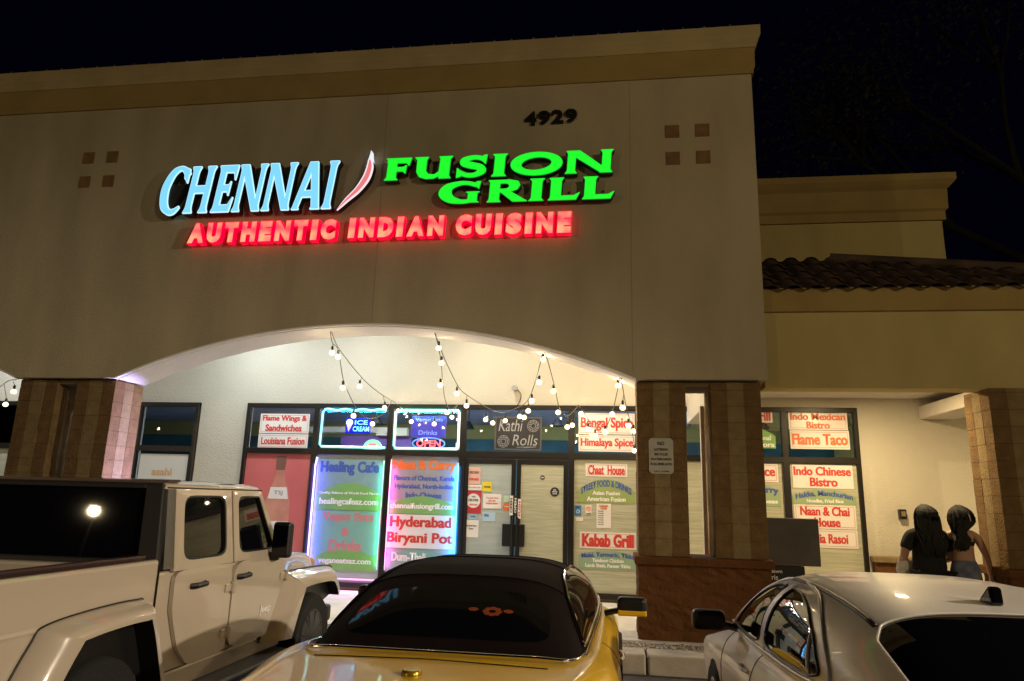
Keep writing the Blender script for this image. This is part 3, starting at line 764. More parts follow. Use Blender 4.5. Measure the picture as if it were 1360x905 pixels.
poster('window_poster', 'green banner Dum Thali behind the dark soft top under Biryani Pot', -4.11, -2.96, .42, .85, SAGE_P, [L_('Dum-Thali', .08, .60, .55, .88, WHITE_INK)], dome=.12)
# right of the doors
poster('window_poster', 'white poster Bengal Spice high right of the doors', -.87, .07, 2.83, 3.19, PAPER, [L_('Bengal Spice', .04, .97, .16, .80, RED_INK)], border=PINK_INK)
poster('window_poster', 'white poster Himalaya Spice directly under Bengal Spice', -.87, .07, 2.54, 2.815, PAPER, [L_('Himalaya Spice', .04, .97, .18, .82, RED_INK)], border=PINK_INK)
poster('window_poster', 'small white poster Chaat House right of the doors', -.75, -.06, 2.13, 2.345, PAPER, [L_('Chaat  House', .06, .94, .14, .86, RED_INK)], border=PINK_INK)
poster('window_poster', 'olive domed banner Street Food & Drinks below Chaat House', -.88, .06, 1.70, 2.09, mat('poster_olive', (.30, .38, .13), .5), [L_('STREET FOOD & DRINKS', .06, .94, .68, .96, BLUE_INK, arc=.13), L_('Asian Fusion', .26, .74, .33, .50, WHITE_INK), L_('American Fusion', .16, .84, .07, .26, WHITE_INK)], dome=.2)
poster('window_poster', 'white poster Kabab Grill in tall red letters low right of the doors', -.84, .07, .975, 1.235, PAPER, [L_('Kabab Grill', .04, .96, .10, .90, RED_INK, bold=.04)], border=PINK_INK)
poster('window_poster', 'sage domed banner Malai Turmeric Tikka beneath Kabab Grill', -.86, .07, .65, .945, mat('poster_sage2', (.28, .40, .28), .5), [L_('Malai, Turmeric, Tikka', .05, .97, .64, .92, BLUE_INK, arc=.03), L_('Tandoori Chicken', .24, .78, .38, .58, WHITE_INK), L_('Lamb Shish, Paneer Tikka', .12, .90, .08, .30, WHITE_INK)], dome=.07)
SMALL = 'small notices stuck on the entrance glass'
poster('notice', 'blue wheelchair access sticker right of the doors', -.93, -.82, 1.49, 1.65, mat('access_blue', (.05, .22, .55), .4), [L_('\u267f', .15, .85, .2, .9, WHITE_INK)] if False else [], cat='sticker', group=SMALL, th=.002)
q = bpy.data.objects['notice']
wb = MB(); wb.lathe([(.016, -.001), (.010, -.001)], (0, -.004, .05), 'y', 12); wb.tube([(0, -.004, .03), (0, -.004, -.005), (.022, -.004, -.007), (.03, -.004, -.035)], .005, 5)
wb.tube([(.020*math.cos(a)-.004, -.004, .022*math.sin(a)-.022) for a in np.linspace(1.9, 5.9, 12)], .004, 5); wb.build('wheelchair_symbol', WHITE_INK, q)
q = poster('notice', 'small white no smoking sticker with a red ring', -.75, -.65, 1.50, 1.66, PAPER, [L_('NO SMOKING', .1, .9, .06, .2, BLACK_INK)], cat='sticker', group=SMALL, th=.002)
wb = MB(); wb.tube([(.032*math.cos(a), -.004, .032*math.sin(a)+.02) for a in np.linspace(0, 2*math.pi, 16, endpoint=False)], .005, 5, closed=True); wb.tube([(-.022, -.004, .042), (.022, -.004, -.002)], .005, 5); wb.build('no_smoking_ring', ORANGE_INK, q)
poster('notice', 'white opening hours card with orange heading below Street Food', -.57, -.33, 1.30, 1.69, PAPER, [L_('BUSINESS', .2, .8, .86, .94, ORANGE_INK), L_('HOURS', .28, .72, .76, .84, ORANGE_INK)]+[L_(d, .1, .5, .66-.09*i, .715-.09*i, GREY_INK) for i, d in enumerate(('Monday', 'Tuesday', 'Wednesday', 'Thursday', 'Friday', 'Saturday', 'Sunday'))], cat='notice', group=SMALL)
poster('notice', 'tiny white strip sticker under the access sticker', -.91, -.79, 1.40, 1.46, PAPER, [], cat='sticker', group=SMALL, th=.002)
YD = YW-.032   # door glass face
RED_P = mat('poster_red', (.50, .035, .05), .45)
poster('notice', 'pale pink notice topmost on the left door glass', -2.76, -2.53, 1.955, 2.24, mat('notice_pink', (.70, .42, .36), .5), [L_('CONTACT DELIVERY', .12, .88, .62, .76, GREY_INK), L_('AVAILABLE', .12, .88, .22, .36, RED_INK)], cat='notice', group=SMALL, y=YD)
poster('notice', 'narrow white strip notice under the pink one on the left door', -2.77, -2.50, 1.855, 1.945, PAPER, [L_('PLEASE ORDER HERE', .1, .9, .4, .6, PINK_INK)], cat='notice', group=SMALL, y=YD)
q = poster('notice', 'red We Deliver sticker with round white centre on the left door', -2.77, -2.50, 1.475, 1.845, RED_P, [], cat='sticker', group=SMALL, y=YD)
MB().lathe([(.118, -.0015), (.118, 0)], (0, -.0045, .02), 'y', 32).build('white_disc', PAPER, q)
for s, a, b, c, d, ink in (('WE', -.03, .03, .07, .10, BLACK_INK), ('DELIVER', -.085, .085, .01, .05, BLACK_INK), ('ORDER ONLINE', -.07, .07, -.06, -.03, RED_INK)): lettering(s, a, b, c, d, -.0085, ink, q, bold=.03)
poster('notice', 'yellow square sticker on the left door glass', -2.49, -2.33, 1.835, 2.0, mat('notice_yellow', (.72, .58, .04), .5), [L_('NOTICE', .15, .85, .4, .56, BLACK_INK)], cat='sticker', group=SMALL, y=YD)
poster('notice', 'white landscape notice with red writing mid left door', -2.47, -2.16, 1.56, 1.80, PAPER, [L_('To get into', .16, .84, .66, .78, RED_INK), L_('use this', .3, .7, .48, .6, RED_INK), L_('Front door', .16, .84, .3, .42, RED_INK)], cat='notice', group=SMALL, y=YD)
q = poster('notice', 'round orange sticker beside the left door stile', -2.13, -2.0, 1.53, 1.66, ORANGE_INK, [L_('OPEN', .2, .8, .44, .58, WHITE_INK)], cat='sticker', group=SMALL, y=YD, outline=ell(0, 0, .065, .065, n=28))
poster('notice', 'pale green tag above the round orange sticker', -2.12, -2.03, 1.67, 1.78, mat('notice_mint', (.50, .65, .5), .5), [], cat='sticker', group=SMALL, y=YD, th=.002)
q = poster('notice', 'pale blue card sticker low on the left door', -2.47, -2.25, 1.35, 1.50, mat('notice_sky', (.42, .58, .72), .5), [L_('VISA', .1, .5, .5, .8, BLUE_INK)], cat='sticker', group=SMALL, y=YD)
poster('notice', 'small sky blue sticker under We Deliver', -2.71, -2.56, 1.38, 1.46, mat('notice_sky2', (.35, .55, .66), .5), [L_('WIFI', .2, .8, .3, .7, BLUE_INK)], cat='sticker', group=SMALL, y=YD, th=.002)
poster('notice', 'white door hanger card lowest on the left door', -2.78, -2.53, 1.08, 1.365, PAPER, [L_('Use Other Door', .12, .88, .62, .72, GREY_INK), L_('Please', .35, .65, .46, .56, GREY_INK)], cat='notice', group=SMALL, y=YD)
q = poster('notice', 'black round sticker with white print on the right door', -1.335, -1.185, 1.785, 1.935, BLACK_INK, [L_('NO', .36, .64, .64, .8, WHITE_INK), L_('PETS', .22, .78, .44, .58, WHITE_INK), L_('ALLOWED', .25, .75, .24, .36, WHITE_INK)], cat='sticker', group=SMALL, y=YD, outline=ell(0, 0, .075, .075, n=32))
poster('notice', 'small dark ring sticker high on the right door', -1.51, -1.43, 2.05, 2.13, GREY_INK, [L_('OPEN', .2, .8, .4, .6, WHITE_INK)], cat='sticker', group=SMALL, y=YD, outline=ell(0, 0, .04, .04, n=24), th=.002)
for i, (x, z, s) in enumerate(((-1.985, 1.62, 'OPEN'), (-1.915, 1.62, 'OPEN'), (-1.845, 1.57, 'PUSH'))):
    q = poster('notice', ('white vertical OPEN strip left of the door stiles', 'black vertical OPEN strip between the door stiles', 'pink edged vertical PUSH strip right of the door stiles')[i], x-.028, x+.028, z-.16, z+.16, (PAPER, BLACK_INK, PAPER)[i], [], cat='sticker', group=SMALL, y=YW-.052, th=.002)
    me = text_mesh(s, .24, .036, bold=.03)
    lt = mesh_obj('lettering', me, (BLACK_INK, WHITE_INK, RED_INK)[i], q, (0, -.004, 0)); lt.rotation_euler = (0, R(-90), 0)
# wing windows
poster('window_poster', 'white poster Indo Mexican Bistro top of the right hand windows', 2.55, 3.46, 2.95, 3.24, PAPER, [L_('Indo Mexican', .03, .97, .54, .94, ORANGE_INK), L_('Bistro', .30, .70, .06, .46, ORANGE_INK)], border=PINK_INK)
poster('window_poster', 'white poster Flame Taco under Indo Mexican Bistro', 2.56, 3.47, 2.64, 2.94, PAPER, [L_('Flame Taco', .03, .97, .22, .82, ORANGE_INK)], border=PINK_INK)
poster('window_poster', 'white poster Indo Chinese Bistro below the right window bar', 2.56, 3.48, 2.02, 2.39, PAPER, [L_('Indo Chinese', .02, .97, .54, .92, RED_INK), L_('Bistro', .28, .74, .08, .46, RED_INK)])
poster('window_poster', 'sage domed banner Hakka Manchurian below Indo Chinese Bistro', 2.54, 3.5, 1.77, 2.0, mat('poster_sage3', (.30, .40, .22), .5), [L_('Hakka, Manchurian', .05, .95, .52, .94, BLUE_INK, arc=.06), L_('Noodles, Fried Rice', .22, .80, .08, .36, WHITE_INK)], dome=.1)
poster('window_poster', 'white poster Naan & Chai House left of the two women', 2.55, 3.48, 1.40, 1.765, PAPER, [L_('Naan & Chai', .10, .90, .54, .92, RED_INK), L_('House', .32, .74, .08, .46, RED_INK)], border=PINK_INK)
poster('window_poster', 'white poster India Rasoi lowest of the right window posters', 2.56, 3.48, 1.11, 1.39, PAPER, [L_('India Rasoi', .20, .84, .24, .76, RED_INK)], border=PINK_INK)
poster('window_poster', 'white poster ending in Grill beside the block pillar', 1.45, 2.30, 3.06, 3.25, PAPER, [L_('Grill', .62, .96, .16, .9, RED_INK)], border=PINK_INK)
poster('window_poster', 'green banner ending in Pakora below the Grill poster', 1.45, 2.33, 2.64, 3.0, GREEN_P, [L_('Traditional', .38, .92, .36, .58, WHITE_INK), L_('Pakora', .56, .98, .06, .28, WHITE_INK)], dome=.16)
poster('window_poster', 'white poster ending in Spice under the transom bar by the pillar', 1.45, 2.34, 2.10, 2.39, PAPER, [L_('Spice', .52, .95, .16, .86, RED_INK)], border=PINK_INK)
poster('window_poster', 'sage banner ending in Curry below the Spice poster', 1.45, 2.36, 1.72, 2.09, mat('poster_sage3', (0, 0, 0)), [L_('Curry', .55, .97, .48, .86, BLUE_INK, arc=.02), L_('Dosas', .6, .95, .12, .3, WHITE_INK)], dome=.14)
# chalkboard in the transom over the doors
q = poster('chalkboard', 'dark chalkboard reading Kathi Rolls in the transom over the doors', -2.31, -1.50, 2.54, 3.11, mat('chalk_black', (.02, .02, .024), .5), [L_('Kathi', .08, .60, .56, .92, CHALK, bold=0, heavy=0, shear=.25), L_('Rolls', .38, .92, .14, .46, CHALK, bold=0, heavy=0, shear=.2)], cat='chalkboard', group=None, y=YW-.012)
cb = MB()
for cx, cz in ((.26, .13), (-.25, -.14)):
    for rr in (.04, .075, .10): cb.tube([(cx+rr*math.cos(a), -.006, cz+rr*math.sin(a)) for a in np.linspace(0, 2*math.pi, 24, endpoint=False)], .0035, 4, closed=True)
    for a in np.linspace(0, 2*math.pi, 10, endpoint=False): cb.tube([(cx+.04*math.cos(a), -.006, cz+.04*math.sin(a)), (cx+.10*math.cos(a+.3), -.006, cz+.10*math.sin(a+.3))], .003, 4)
cb.tube([(-.02, -.006, -.235), (.32, -.006, -.225), (.1, -.006, -.245)], .004, 4)
cb.build('chalk_drawing', CHALK, q)
fbm = MB()
for a in ((-.405, -.38, -.285, .285), (.38, .405, -.285, .285)): fbm.box(a[0], a[1], -.008, 0, a[2], a[3])
for a in ((-.38, .38, .26, .285), (-.38, .38, -.285, -.26)): fbm.box(a[0], a[1], -.008, -.0001, a[2], a[3])
fbm.build('board_frame', GREY_INK, q)
# illuminated signs behind the transom glass
YS = YW+.09
def lit_box(name, label, x0, x1, z0, z1, m, rnd=.02):
    t = tag(empty(name, ((x0+x1)/2, YS, (z0+z1)/2)), label, 'sign'); w, h = x1-x0, z1-z0
    MB().box(-w/2, w/2, 0, .03, -h/2, h/2).build('panel', m, t, bevel=rnd)
    MB().tube([(-w*.3, .015, h/2), (-w*.3, .015, 3.24-(z0+z1)/2)], .003, 4).build('hanging_chain', STEEL, t)
    MB().tube([(w*.3, .015, h/2), (w*.3, .015, 3.24-(z0+z1)/2)], .003, 4).build('hanging_chain', STEEL, t)
    return t
t = lit_box('ice_cream_sign', 'small blue lit sign ICE CREAM in the cyan framed transom', -5.05, -4.58, 2.79, 3.07, emit_mat('sign_blue', (.0, .02, .9), 1.0, (.02, .02, .3)))
LC = emit_mat('led_cyan', (.2, .85, 1), 2.4)
lettering('ICE', -.06, .18, .02, .10, -.004, LC, t, bold=.02); lettering('CREAM', -.09, .215, -.10, -.01, -.004, LC, t, bold=.02)
MB().prism([(-.17, -.11), (-.105, .03), (-.21, .03)], 'y', -.004, -.001).build('cone', emit_mat('led_pink', (1, .55, .6), 1.6), t)
MB().prism(ell(-.157, .06, .062, .055), 'y', -.008, -.0045).build('scoop', emit_mat('led_white', (1, .97, 1), 2.4), t)
t = tag(empty('taco_sign', (-4.52, YS, 2.585)), 'green glowing dome sign with a red taco in the cyan framed transom', 'sign')
MB().prism([(-.16, -.075), (.16, -.075)]+[(.175*math.cos(a), -.05+.16*math.sin(a)) for a in np.linspace(0.05, math.pi-.05, 18)], 'y', 0, .03).build('panel', emit_mat('led_green', (.25, 1, .5), 1.3), t)
MB().prism([(-.10, -.06), (.10, -.06), (.10, -.01), (-.10, -.01)], 'y', -.004, -.001).build('name_plate', emit_mat('led_white', (1, 1, 1), 2), t)
MB().prism([(-.085, 0), (.085, 0), (.06, .04), (-.06, .04)], 'y', -.004, -.001).build('filling', emit_mat('led_red', (1, .04, .03), 1.8), t)
lettering('TACOS', -.09, .09, -.052, -.02, -.006, emit_mat('led_red', (1, .04, .03), 1.8), t, bold=.03)
t = lit_box('vegan_eats_sign', 'violet blue lit panel Vegan Eats Drinks in the white framed transom', -3.84, -3.20, 2.75, 3.12, emit_mat('sign_violet', (.12, .10, .85), .65, (.1, .08, .4)))
LB = emit_mat('led_skyblue', (.05, .20, 1), 1.3)
lettering('Vegan Eats', -.24, .26, .07, .15, -.004, LB, t, bold=.02); lettering('Drinks', -.17, .17, -.15, -.07, -.004, LB, t, bold=.02)
t = tag(empty('open_sign', (-3.50, YS, 2.635)), 'oval blue ring sign with red OPEN letters', 'sign')
MB().tube([(.29*math.cos(a), 0, .10*math.sin(a)) for a in np.linspace(0, 2*math.pi, 40, endpoint=False)], .012, 6, closed=True).build('oval_tube', emit_mat('led_blue', (.02, .2, 1), 3), t)
MB().prism(ell(0, 0, .30, .11), 'y', .012, .03).build('back_panel', mat('open_back', (.02, .03, .10), .4), t)
lettering('OPEN', -.22, .22, -.06, .065, -.004, emit_mat('led_openred', (1, .06, .08), 3), t, bold=.03)
poster('unit_number', 'small white card with the number 1 in the transom corner', -2.99, -2.92, 2.53, 2.65, PAPER, [L_('1', .3, .7, .15, .85, BLACK_INK)], cat='sign', group=None)

# ---- LED rope lights round the panes
YL = YW-.035
def rope(label, pts, m, r=.021, group='LED rope lights round the panes'):
    o = MB().tube([(p[0], YL, p[1]) for p in pts], r, 8).build('rope_light', m, smooth=True)
    return tag(o, label, 'rope light', group)
CYN, WHT, GRN, BLU, VIO, PNK, RED_ = (.0, .62, 1), (.55, 1, .9), (.03, .85, .6), (.05, .12, 1), (.55, .35, 1), (1, .12, .55), (1, .1, .15)
wav = lambda x0, x1, z, a=.012, n=24: [(x0+(x1-x0)*i/n, z+a*math.sin(i*.9)) for i in range(n+1)]
rope('cyan rope light round the ICE CREAM transom', [(-4.26, 3.19)]+wav(-4.3, -5.40, 3.20)+[(-5.44, 3.16), (-5.45, 2.58), (-5.42, 2.545), (-4.25, 2.54)], ramp_emit('rope_cyan', 2, [(0, GRN), (.25, (.08, .9, .9)), (.7, CYN), (1, CYN)], E_LED))
rope('white green rope light round the OPEN sign transom', [(-4.07, 3.20), (-2.96, 3.205), (-2.94, 3.17), (-2.94, 2.57), (-2.96, 2.54), (-4.06, 2.535), (-4.09, 2.58), (-4.09, 3.18)], ramp_emit('rope_white', 0, [(0, (.1, 1, .8)), (.45, GRN), (.8, (.2, 1, .85)), (1, (.9, .95, 1))], E_LED))
rope('violet rope light left of the Healing Cafe pane', [(-5.47, 2.36), (-5.50, 2.2), (-5.50, .42), (-5.45, .40)], ramp_emit('rope_violet', 2, [(0, PNK), (.1, VIO), (.6, (.75, .7, 1)), (1, (.3, .25, 1))], E_LED))
rope('multicoloured rope light right of the Healing Cafe pane', [(-4.245, 2.32), (-4.25, .5)], ramp_emit('rope_multi', 2, [(0, WHT), (.15, RED_), (.3, GRN), (.45, RED_), (.6, WHT), (.78, GRN), (1, WHT)], E_LED*.6), .009)
rope('pink rope light left of the Naan & Curry pane', [(-4.115, 2.34), (-4.12, .5)], ramp_emit('rope_pink', 2, [(0, (.9, .3, 1)), (.5, PNK), (.8, (1, .2, .5)), (1, RED_)], E_LED), .012)
rope('deep cyan rope light right of the Naan & Curry pane', [(-2.915, 2.30), (-2.92, .5)], ramp_emit('rope_blue', 2, [(0, (.0, .35, 1)), (.6, (.0, .55, 1)), (1, (.05, .7, 1))], E_LED), .014)
rope('pink rope light along the sill under the vegan poster', [(-5.44, .33), (-2.95, .33)], ramp_emit('rope_sill', 0, [(0, VIO), (.2, (.9, .2, .9)), (.45, PNK), (.7, VIO), (1, BLU)], E_LED), .013)
# the ropes' own light on the frames, posters and walk
def strip(x, z, ln, d, c, e, horiz=False):
    ld = bpy.data.lights.new('rope_lamp', 'AREA'); ld.shape = 'RECTANGLE'; ld.size = .03; ld.size_y = ln; ld.energy = e; ld.color = c
    o = bpy.data.objects.new('rope_lamp', ld); COL.objects.link(o); o.location = (x, YL-.03, z)
    zz = -Vector(d).normalized(); yy = Vector((1, 0, 0)) if horiz else Vector((0, 0, 1)); xx = yy.cross(zz).normalized(); yy = zz.cross(xx)
    o.rotation_euler = Matrix((xx, yy, zz)).transposed().to_euler()
strip(-5.49, 1.35, 1.8, (.9, .45, 0), (.13, .08, 1), 10)
strip(-5.52, 1.35, 1.8, (-.9, .45, 0), (.25, .15, 1), 5)
strip(-4.26, 1.4, 1.7, (-.9, .5, 0), (.1, .9, .6), 2.5)
strip(-4.11, 1.4, 1.7, (.9, .5, 0), (1, .06, .5), 6)
strip(-2.93, 1.4, 1.7, (-.9, .5, 0), (.0, .34, 1), 11)
strip(-2.90, 1.4, 1.7, (.9, .5, 0), (.02, .35, 1), 5)
strip(-4.85, 3.18, 1.1, (0, .5, -.9), (.0, .6, 1), 9, True)
strip(-3.5, 3.18, 1.1, (0, .5, -.9), (.05, .95, .7), 9, True)
strip(-4.85, 3.21, 1.1, (0, .4, .9), (.0, .6, 1), 3, True)
strip(-3.5, 3.21, 1.1, (0, .4, .9), (.05, .95, .7), 3, True)
strip(-4.6, .34, 1.6, (0, -.6, -.3), (.95, .3, .8), 9, True)
# unseen flood lamp added for the blue glow on the left pillar's inner face
t = tag(empty('added_led_flood', (-5.72, 1.25, .15)), 'small added blue flood lamp, unseen on the walk behind the tan pickup', 'lamp')
MB().box(-.07, .07, -.04, .04, .02, .13).build('housing', BLACK, t, bevel=.01)
MB().box(-.05, .05, -.046, -.041, .035, .115).build('lens', emit_mat('added_flood_lens', (.25, .2, 1), 8), t)
l = lamp_light('SPOT', 'added_flood_light', (-5.76, 1.18, .24) , 2000, (.48, .40, 1), .05, spot=36)
l.rotation_euler = (Vector((-7.31, .30, 2.05))-l.location).to_track_quat('-Z', 'Y').to_euler()

# ================================================================== STRING LIGHTS
STR = [
 ([(-4.25, .15, 4.03), (-4.24, .25, 3.83), (-4.18, .35, 3.73), (-4.17, .6, 3.35), (-4.07, .8, 3.04), (-4.04, 1.1, 2.9), (-4.0, 1.4, 2.88), (-3.98, 1.9, 3.01), (-4.14, 2.85, 3.36)],
  [(-4.23, .25, 3.68), (-4.19, .38, 3.65), (-4.18, .62, 3.24), (-4.07, .85, 2.86), (-4.0, 1.5, 2.81)], 'string of bulbs dipping from the arch top over the ICE CREAM pane'),
 ([(-4.25, .15, 4.03), (-4.24, .5, 3.8), (-4.15, 1.3, 3.5), (-4.11, 2.1, 3.37), (-4.14, 2.85, 3.36)],
  [(-4.16, 1.25, 3.36), (-4.09, 2.3, 3.17)], 'taut string of two bulbs from the arch top to the wall above the panes'),
 ([(-4.14, 2.85, 3.36), (-3.76, 2.7, 3.12), (-3.39, 2.6, 3.04), (-3.13, 2.7, 3.12), (-2.95, 2.85, 3.31)],
  [(-3.99, 2.75, 3.17), (-3.73, 2.7, 2.98), (-3.31, 2.65, 2.94), (-3.03, 2.75, 3.07)], 'string of bulbs looped close in front of the OPEN sign pane'),
 ([(-2.75, .15, 4.0), (-2.73, .4, 3.8), (-2.75, .7, 3.59), (-2.79, 1.0, 3.38), (-2.83, 1.4, 3.16), (-2.86, 2.0, 3.08), (-2.95, 2.85, 3.31)],
  [(-2.73, .42, 3.78), (-2.75, .7, 3.62), (-2.82, .98, 3.34), (-2.82, 1.5, 3.0)], 'string of bulbs falling steeply left from the second arch hook'),
 ([(-2.75, .15, 4.0), (-2.69, .5, 3.71), (-2.57, 1.0, 3.35), (-2.48, 1.3, 3.24), (-2.23, 1.9, 3.11), (-2.06, 2.2, 3.09), (-1.81, 1.9, 3.12), (-1.59, 1.5, 3.18), (-1.44, 1.0, 3.31), (-1.31, .5, 3.5), (-1.22, .15, 3.7)],
  [(-2.57, 1.0, 3.22), (-2.48, 1.3, 3.08), (-2.27, 1.8, 2.93), (-2.19, 2.0, 2.9), (-2.02, 2.2, 2.96), (-1.74, 1.85, 2.99), (-1.65, 1.7, 2.96), (-1.56, 1.45, 3.03), (-1.48, 1.2, 3.15), (-1.33, .75, 3.35), (-1.24, .35, 3.6)], 'long string of bulbs swooping past the chalkboard over the doors'),
 ([(-1.22, .15, 3.7), (-1.17, .3, 3.56), (-1.11, .8, 3.28), (-1.08, 1.2, 3.07), (-1.0, 1.6, 2.97), (-.92, 2.2, 3.12), (-.87, 2.85, 3.31)],
  [(-1.13, .8, 3.23), (-1.09, 1.2, 2.98), (-.98, 1.6, 2.81), (-.93, 2.1, 2.89)], 'string of bulbs between the third arch hook and the Bengal Spice pane'),
 ([(-.87, 2.85, 3.31), (-.7, 2.4, 3.03), (-.54, 1.9, 2.79), (-.42, 1.5, 2.76), (-.3, .9, 2.98), (-.24, .5, 3.19), (-.2, .15, 3.36)],
  [(-.82, 2.7, 3.15), (-.69, 2.4, 2.86), (-.57, 2.0, 2.72), (-.41, 1.5, 2.73), (-.31, .95, 2.93), (-.23, .45, 3.26)], 'string of bulbs dipping across the Bengal and Himalaya Spice posters'),
 ([(-.2, .15, 3.36), (-.16, .4, 3.17), (-.12, .7, 3.01), (-.05, 1.2, 2.84), (.01, 1.7, 2.63), (.05, 2.3, 2.55), (.1, 2.9, 2.62)],
  [(-.17, .45, 2.96), (-.08, 1.1, 2.79), (-.0, 1.5, 2.75), (.03, 2.0, 2.5)], 'short string of bulbs beside the pillar with the notice'),
 ([(-10.61, 1.4, 3.27), (-9.99, .9, 3.32), (-9.5, .5, 3.31), (-9.06, .15, 3.26)],
  [(-9.99, 1.0, 3.0), (-9.31, .4, 3.12)], 'string of bulbs at the left edge beyond the left pillar'),
]
WIRE = mat('string_wire', (.12, .11, .10), .6)
FILA = emit_mat('filament', (1, .78, .46), E_BULB)
def bulb_glass():  # glass shell also emits, for a warm halo round the bright core
    m = bpy.data.materials.new('bulb_glass'); m.use_nodes = True; nt = m.node_tree; nt.nodes.clear()
    o = nt.nodes.new('ShaderNodeOutputMaterial'); mx = nt.nodes.new('ShaderNodeMixShader'); t = nt.nodes.new('ShaderNodeBsdfTransparent'); e = nt.nodes.new('ShaderNodeEmission')
    e.inputs[0].default_value = (1, .70, .36, 1); e.inputs[1].default_value = 4.6; mx.inputs[0].default_value = .55
    nt.links.new(t.outputs[0], mx.inputs[1]); nt.links.new(e.outputs[0], mx.inputs[2]); nt.links.new(mx.outputs[0], o.inputs[0]); return m
BULB = bulb_glass()
for wire, bl, label in STR:
    t = tag(empty('string_lights', wire[0]), label, 'string lights', 'string lights under the arch')
    c = [Vector(p)-t.location for p in catmull(wire, 6)]
    MB().tube(c, .006, 5).build('wire', WIRE, t)
    for b in bl:
        p = Vector(b)-t.location
        top = min(c, key=lambda q: (Vector((q.x, q.y, 0))-Vector((p.x, p.y, 0))).length+.3*abs(q.z-p.z-.12))
        mb = MB(); mb.tube([tuple(top), (p.x, p.y, p.z+.085)], .004, 5); mb.lathe([(.012, .095), (.017, .085), (.017, .035), (.013, .03)], tuple(p), 'z', 8)
        s = mb.build('socket', BLACK, t)
        MB().lathe([(.004, -.039), (.024, -.035), (.037, -.019), (.040, 0), (.034, .018), (.016, .032), (.012, .042)], tuple(p), 'z', 10).build('bulb', BULB, s, smooth=True)
        MB().sphere(tuple(p), .017, 6).build('filament', FILA, s, smooth=True)

# ================================================================== SMALL FIXTURES
t = tag(empty('security_camera', (-1.97, YW, 3.60)), 'small grey bullet camera with a cable on the wall above the chalkboard', 'camera')
MB().tube([(0, 0, 0), (0, -.05, 0)], .04, 12).build('mount', GREY_INK, t)
MB().lathe([(.045, 0), (.05, .01), (.05, .10), (.035, .11)], (0, -.16, -.005), 'y', 14).build('camera_body', STEEL, t, smooth=40)
MB().tube([tuple(p) for p in catmull([(.03, -.01, -.01), (.10, -.008, -.10), (.07, -.008, -.24), (.0, -.008, -.32)], 6)], .006, 5).build('cable', BLACK, t)
t = tag(empty('notice_sign', (.29, .003, 2.30)), 'grey metal notice NO loitering bolted to the block pillar', 'sign')
rr = [(-.15+.03, -.22), (.12, -.22), (.15, -.19), (.15, .19), (.12, .22), (-.12, .22), (-.15, .19), (-.15, -.19)]
MB().prism(rr, 'y', -.010, -.004).build('plate', mat('sign_grey', (.42, .41, .36), .5, var=.05), t)
for s, w, h, z in (('NO', .085, .045, .155), ('LOITERING', .17, .030, .08), ('BICYCLES', .16, .030, .02), ('SKATEBOARDS', .25, .030, -.04), ('ROLLERBLADES', .26, .030, -.10), ('A.R.S. 13-2905', .19, .018, -.19)):
    lettering(s, -w/2, w/2, z-h/2, z+h/2, -.012, BLACK_INK, t, bold=.03)
for z in (-.20, .205): MB().lathe([(.008, -.004), (.008, 0)], (0, -.012, z), 'y', 8).build('bolt', STEEL, t)
# dark display board behind the pillar
t = tag(empty('display_board', (1.95, .80, .15)), 'dark grey blank board on a black stand between pillar and sedan roof', 'board')
MB().box(-.36, .36, -.05, .05, .84, 1.43).build('board_panel', mat('board_grey', (.085, .08, .075), .55, var=.1), t, bevel=.012)
MB().box(-.40, .16, -.04, .04, .0, .835).build('stand', BLACK, t, bevel=.01)
lettering('ris', -.255, -.175, .66, .72, -.0425, WHITE_INK, t, bold=.02); lettering('dawn', -.27, -.12, .745, .79, -.0425, WHITE_INK, t, bold=.02)
# small wall box
t = tag(empty('wall_box', (4.15, YW, 1.655)), 'small dark box fixed to the stucco beside the black haired women', 'box')
MB().box(-.05, .05, -.09, 0, -.075, .075).build('housing', BLACK, t, bevel=.008)
MB().box(-.03, .03, -.094, -.0905, -.03, .045).build('cover', BLOCK_LT, t)
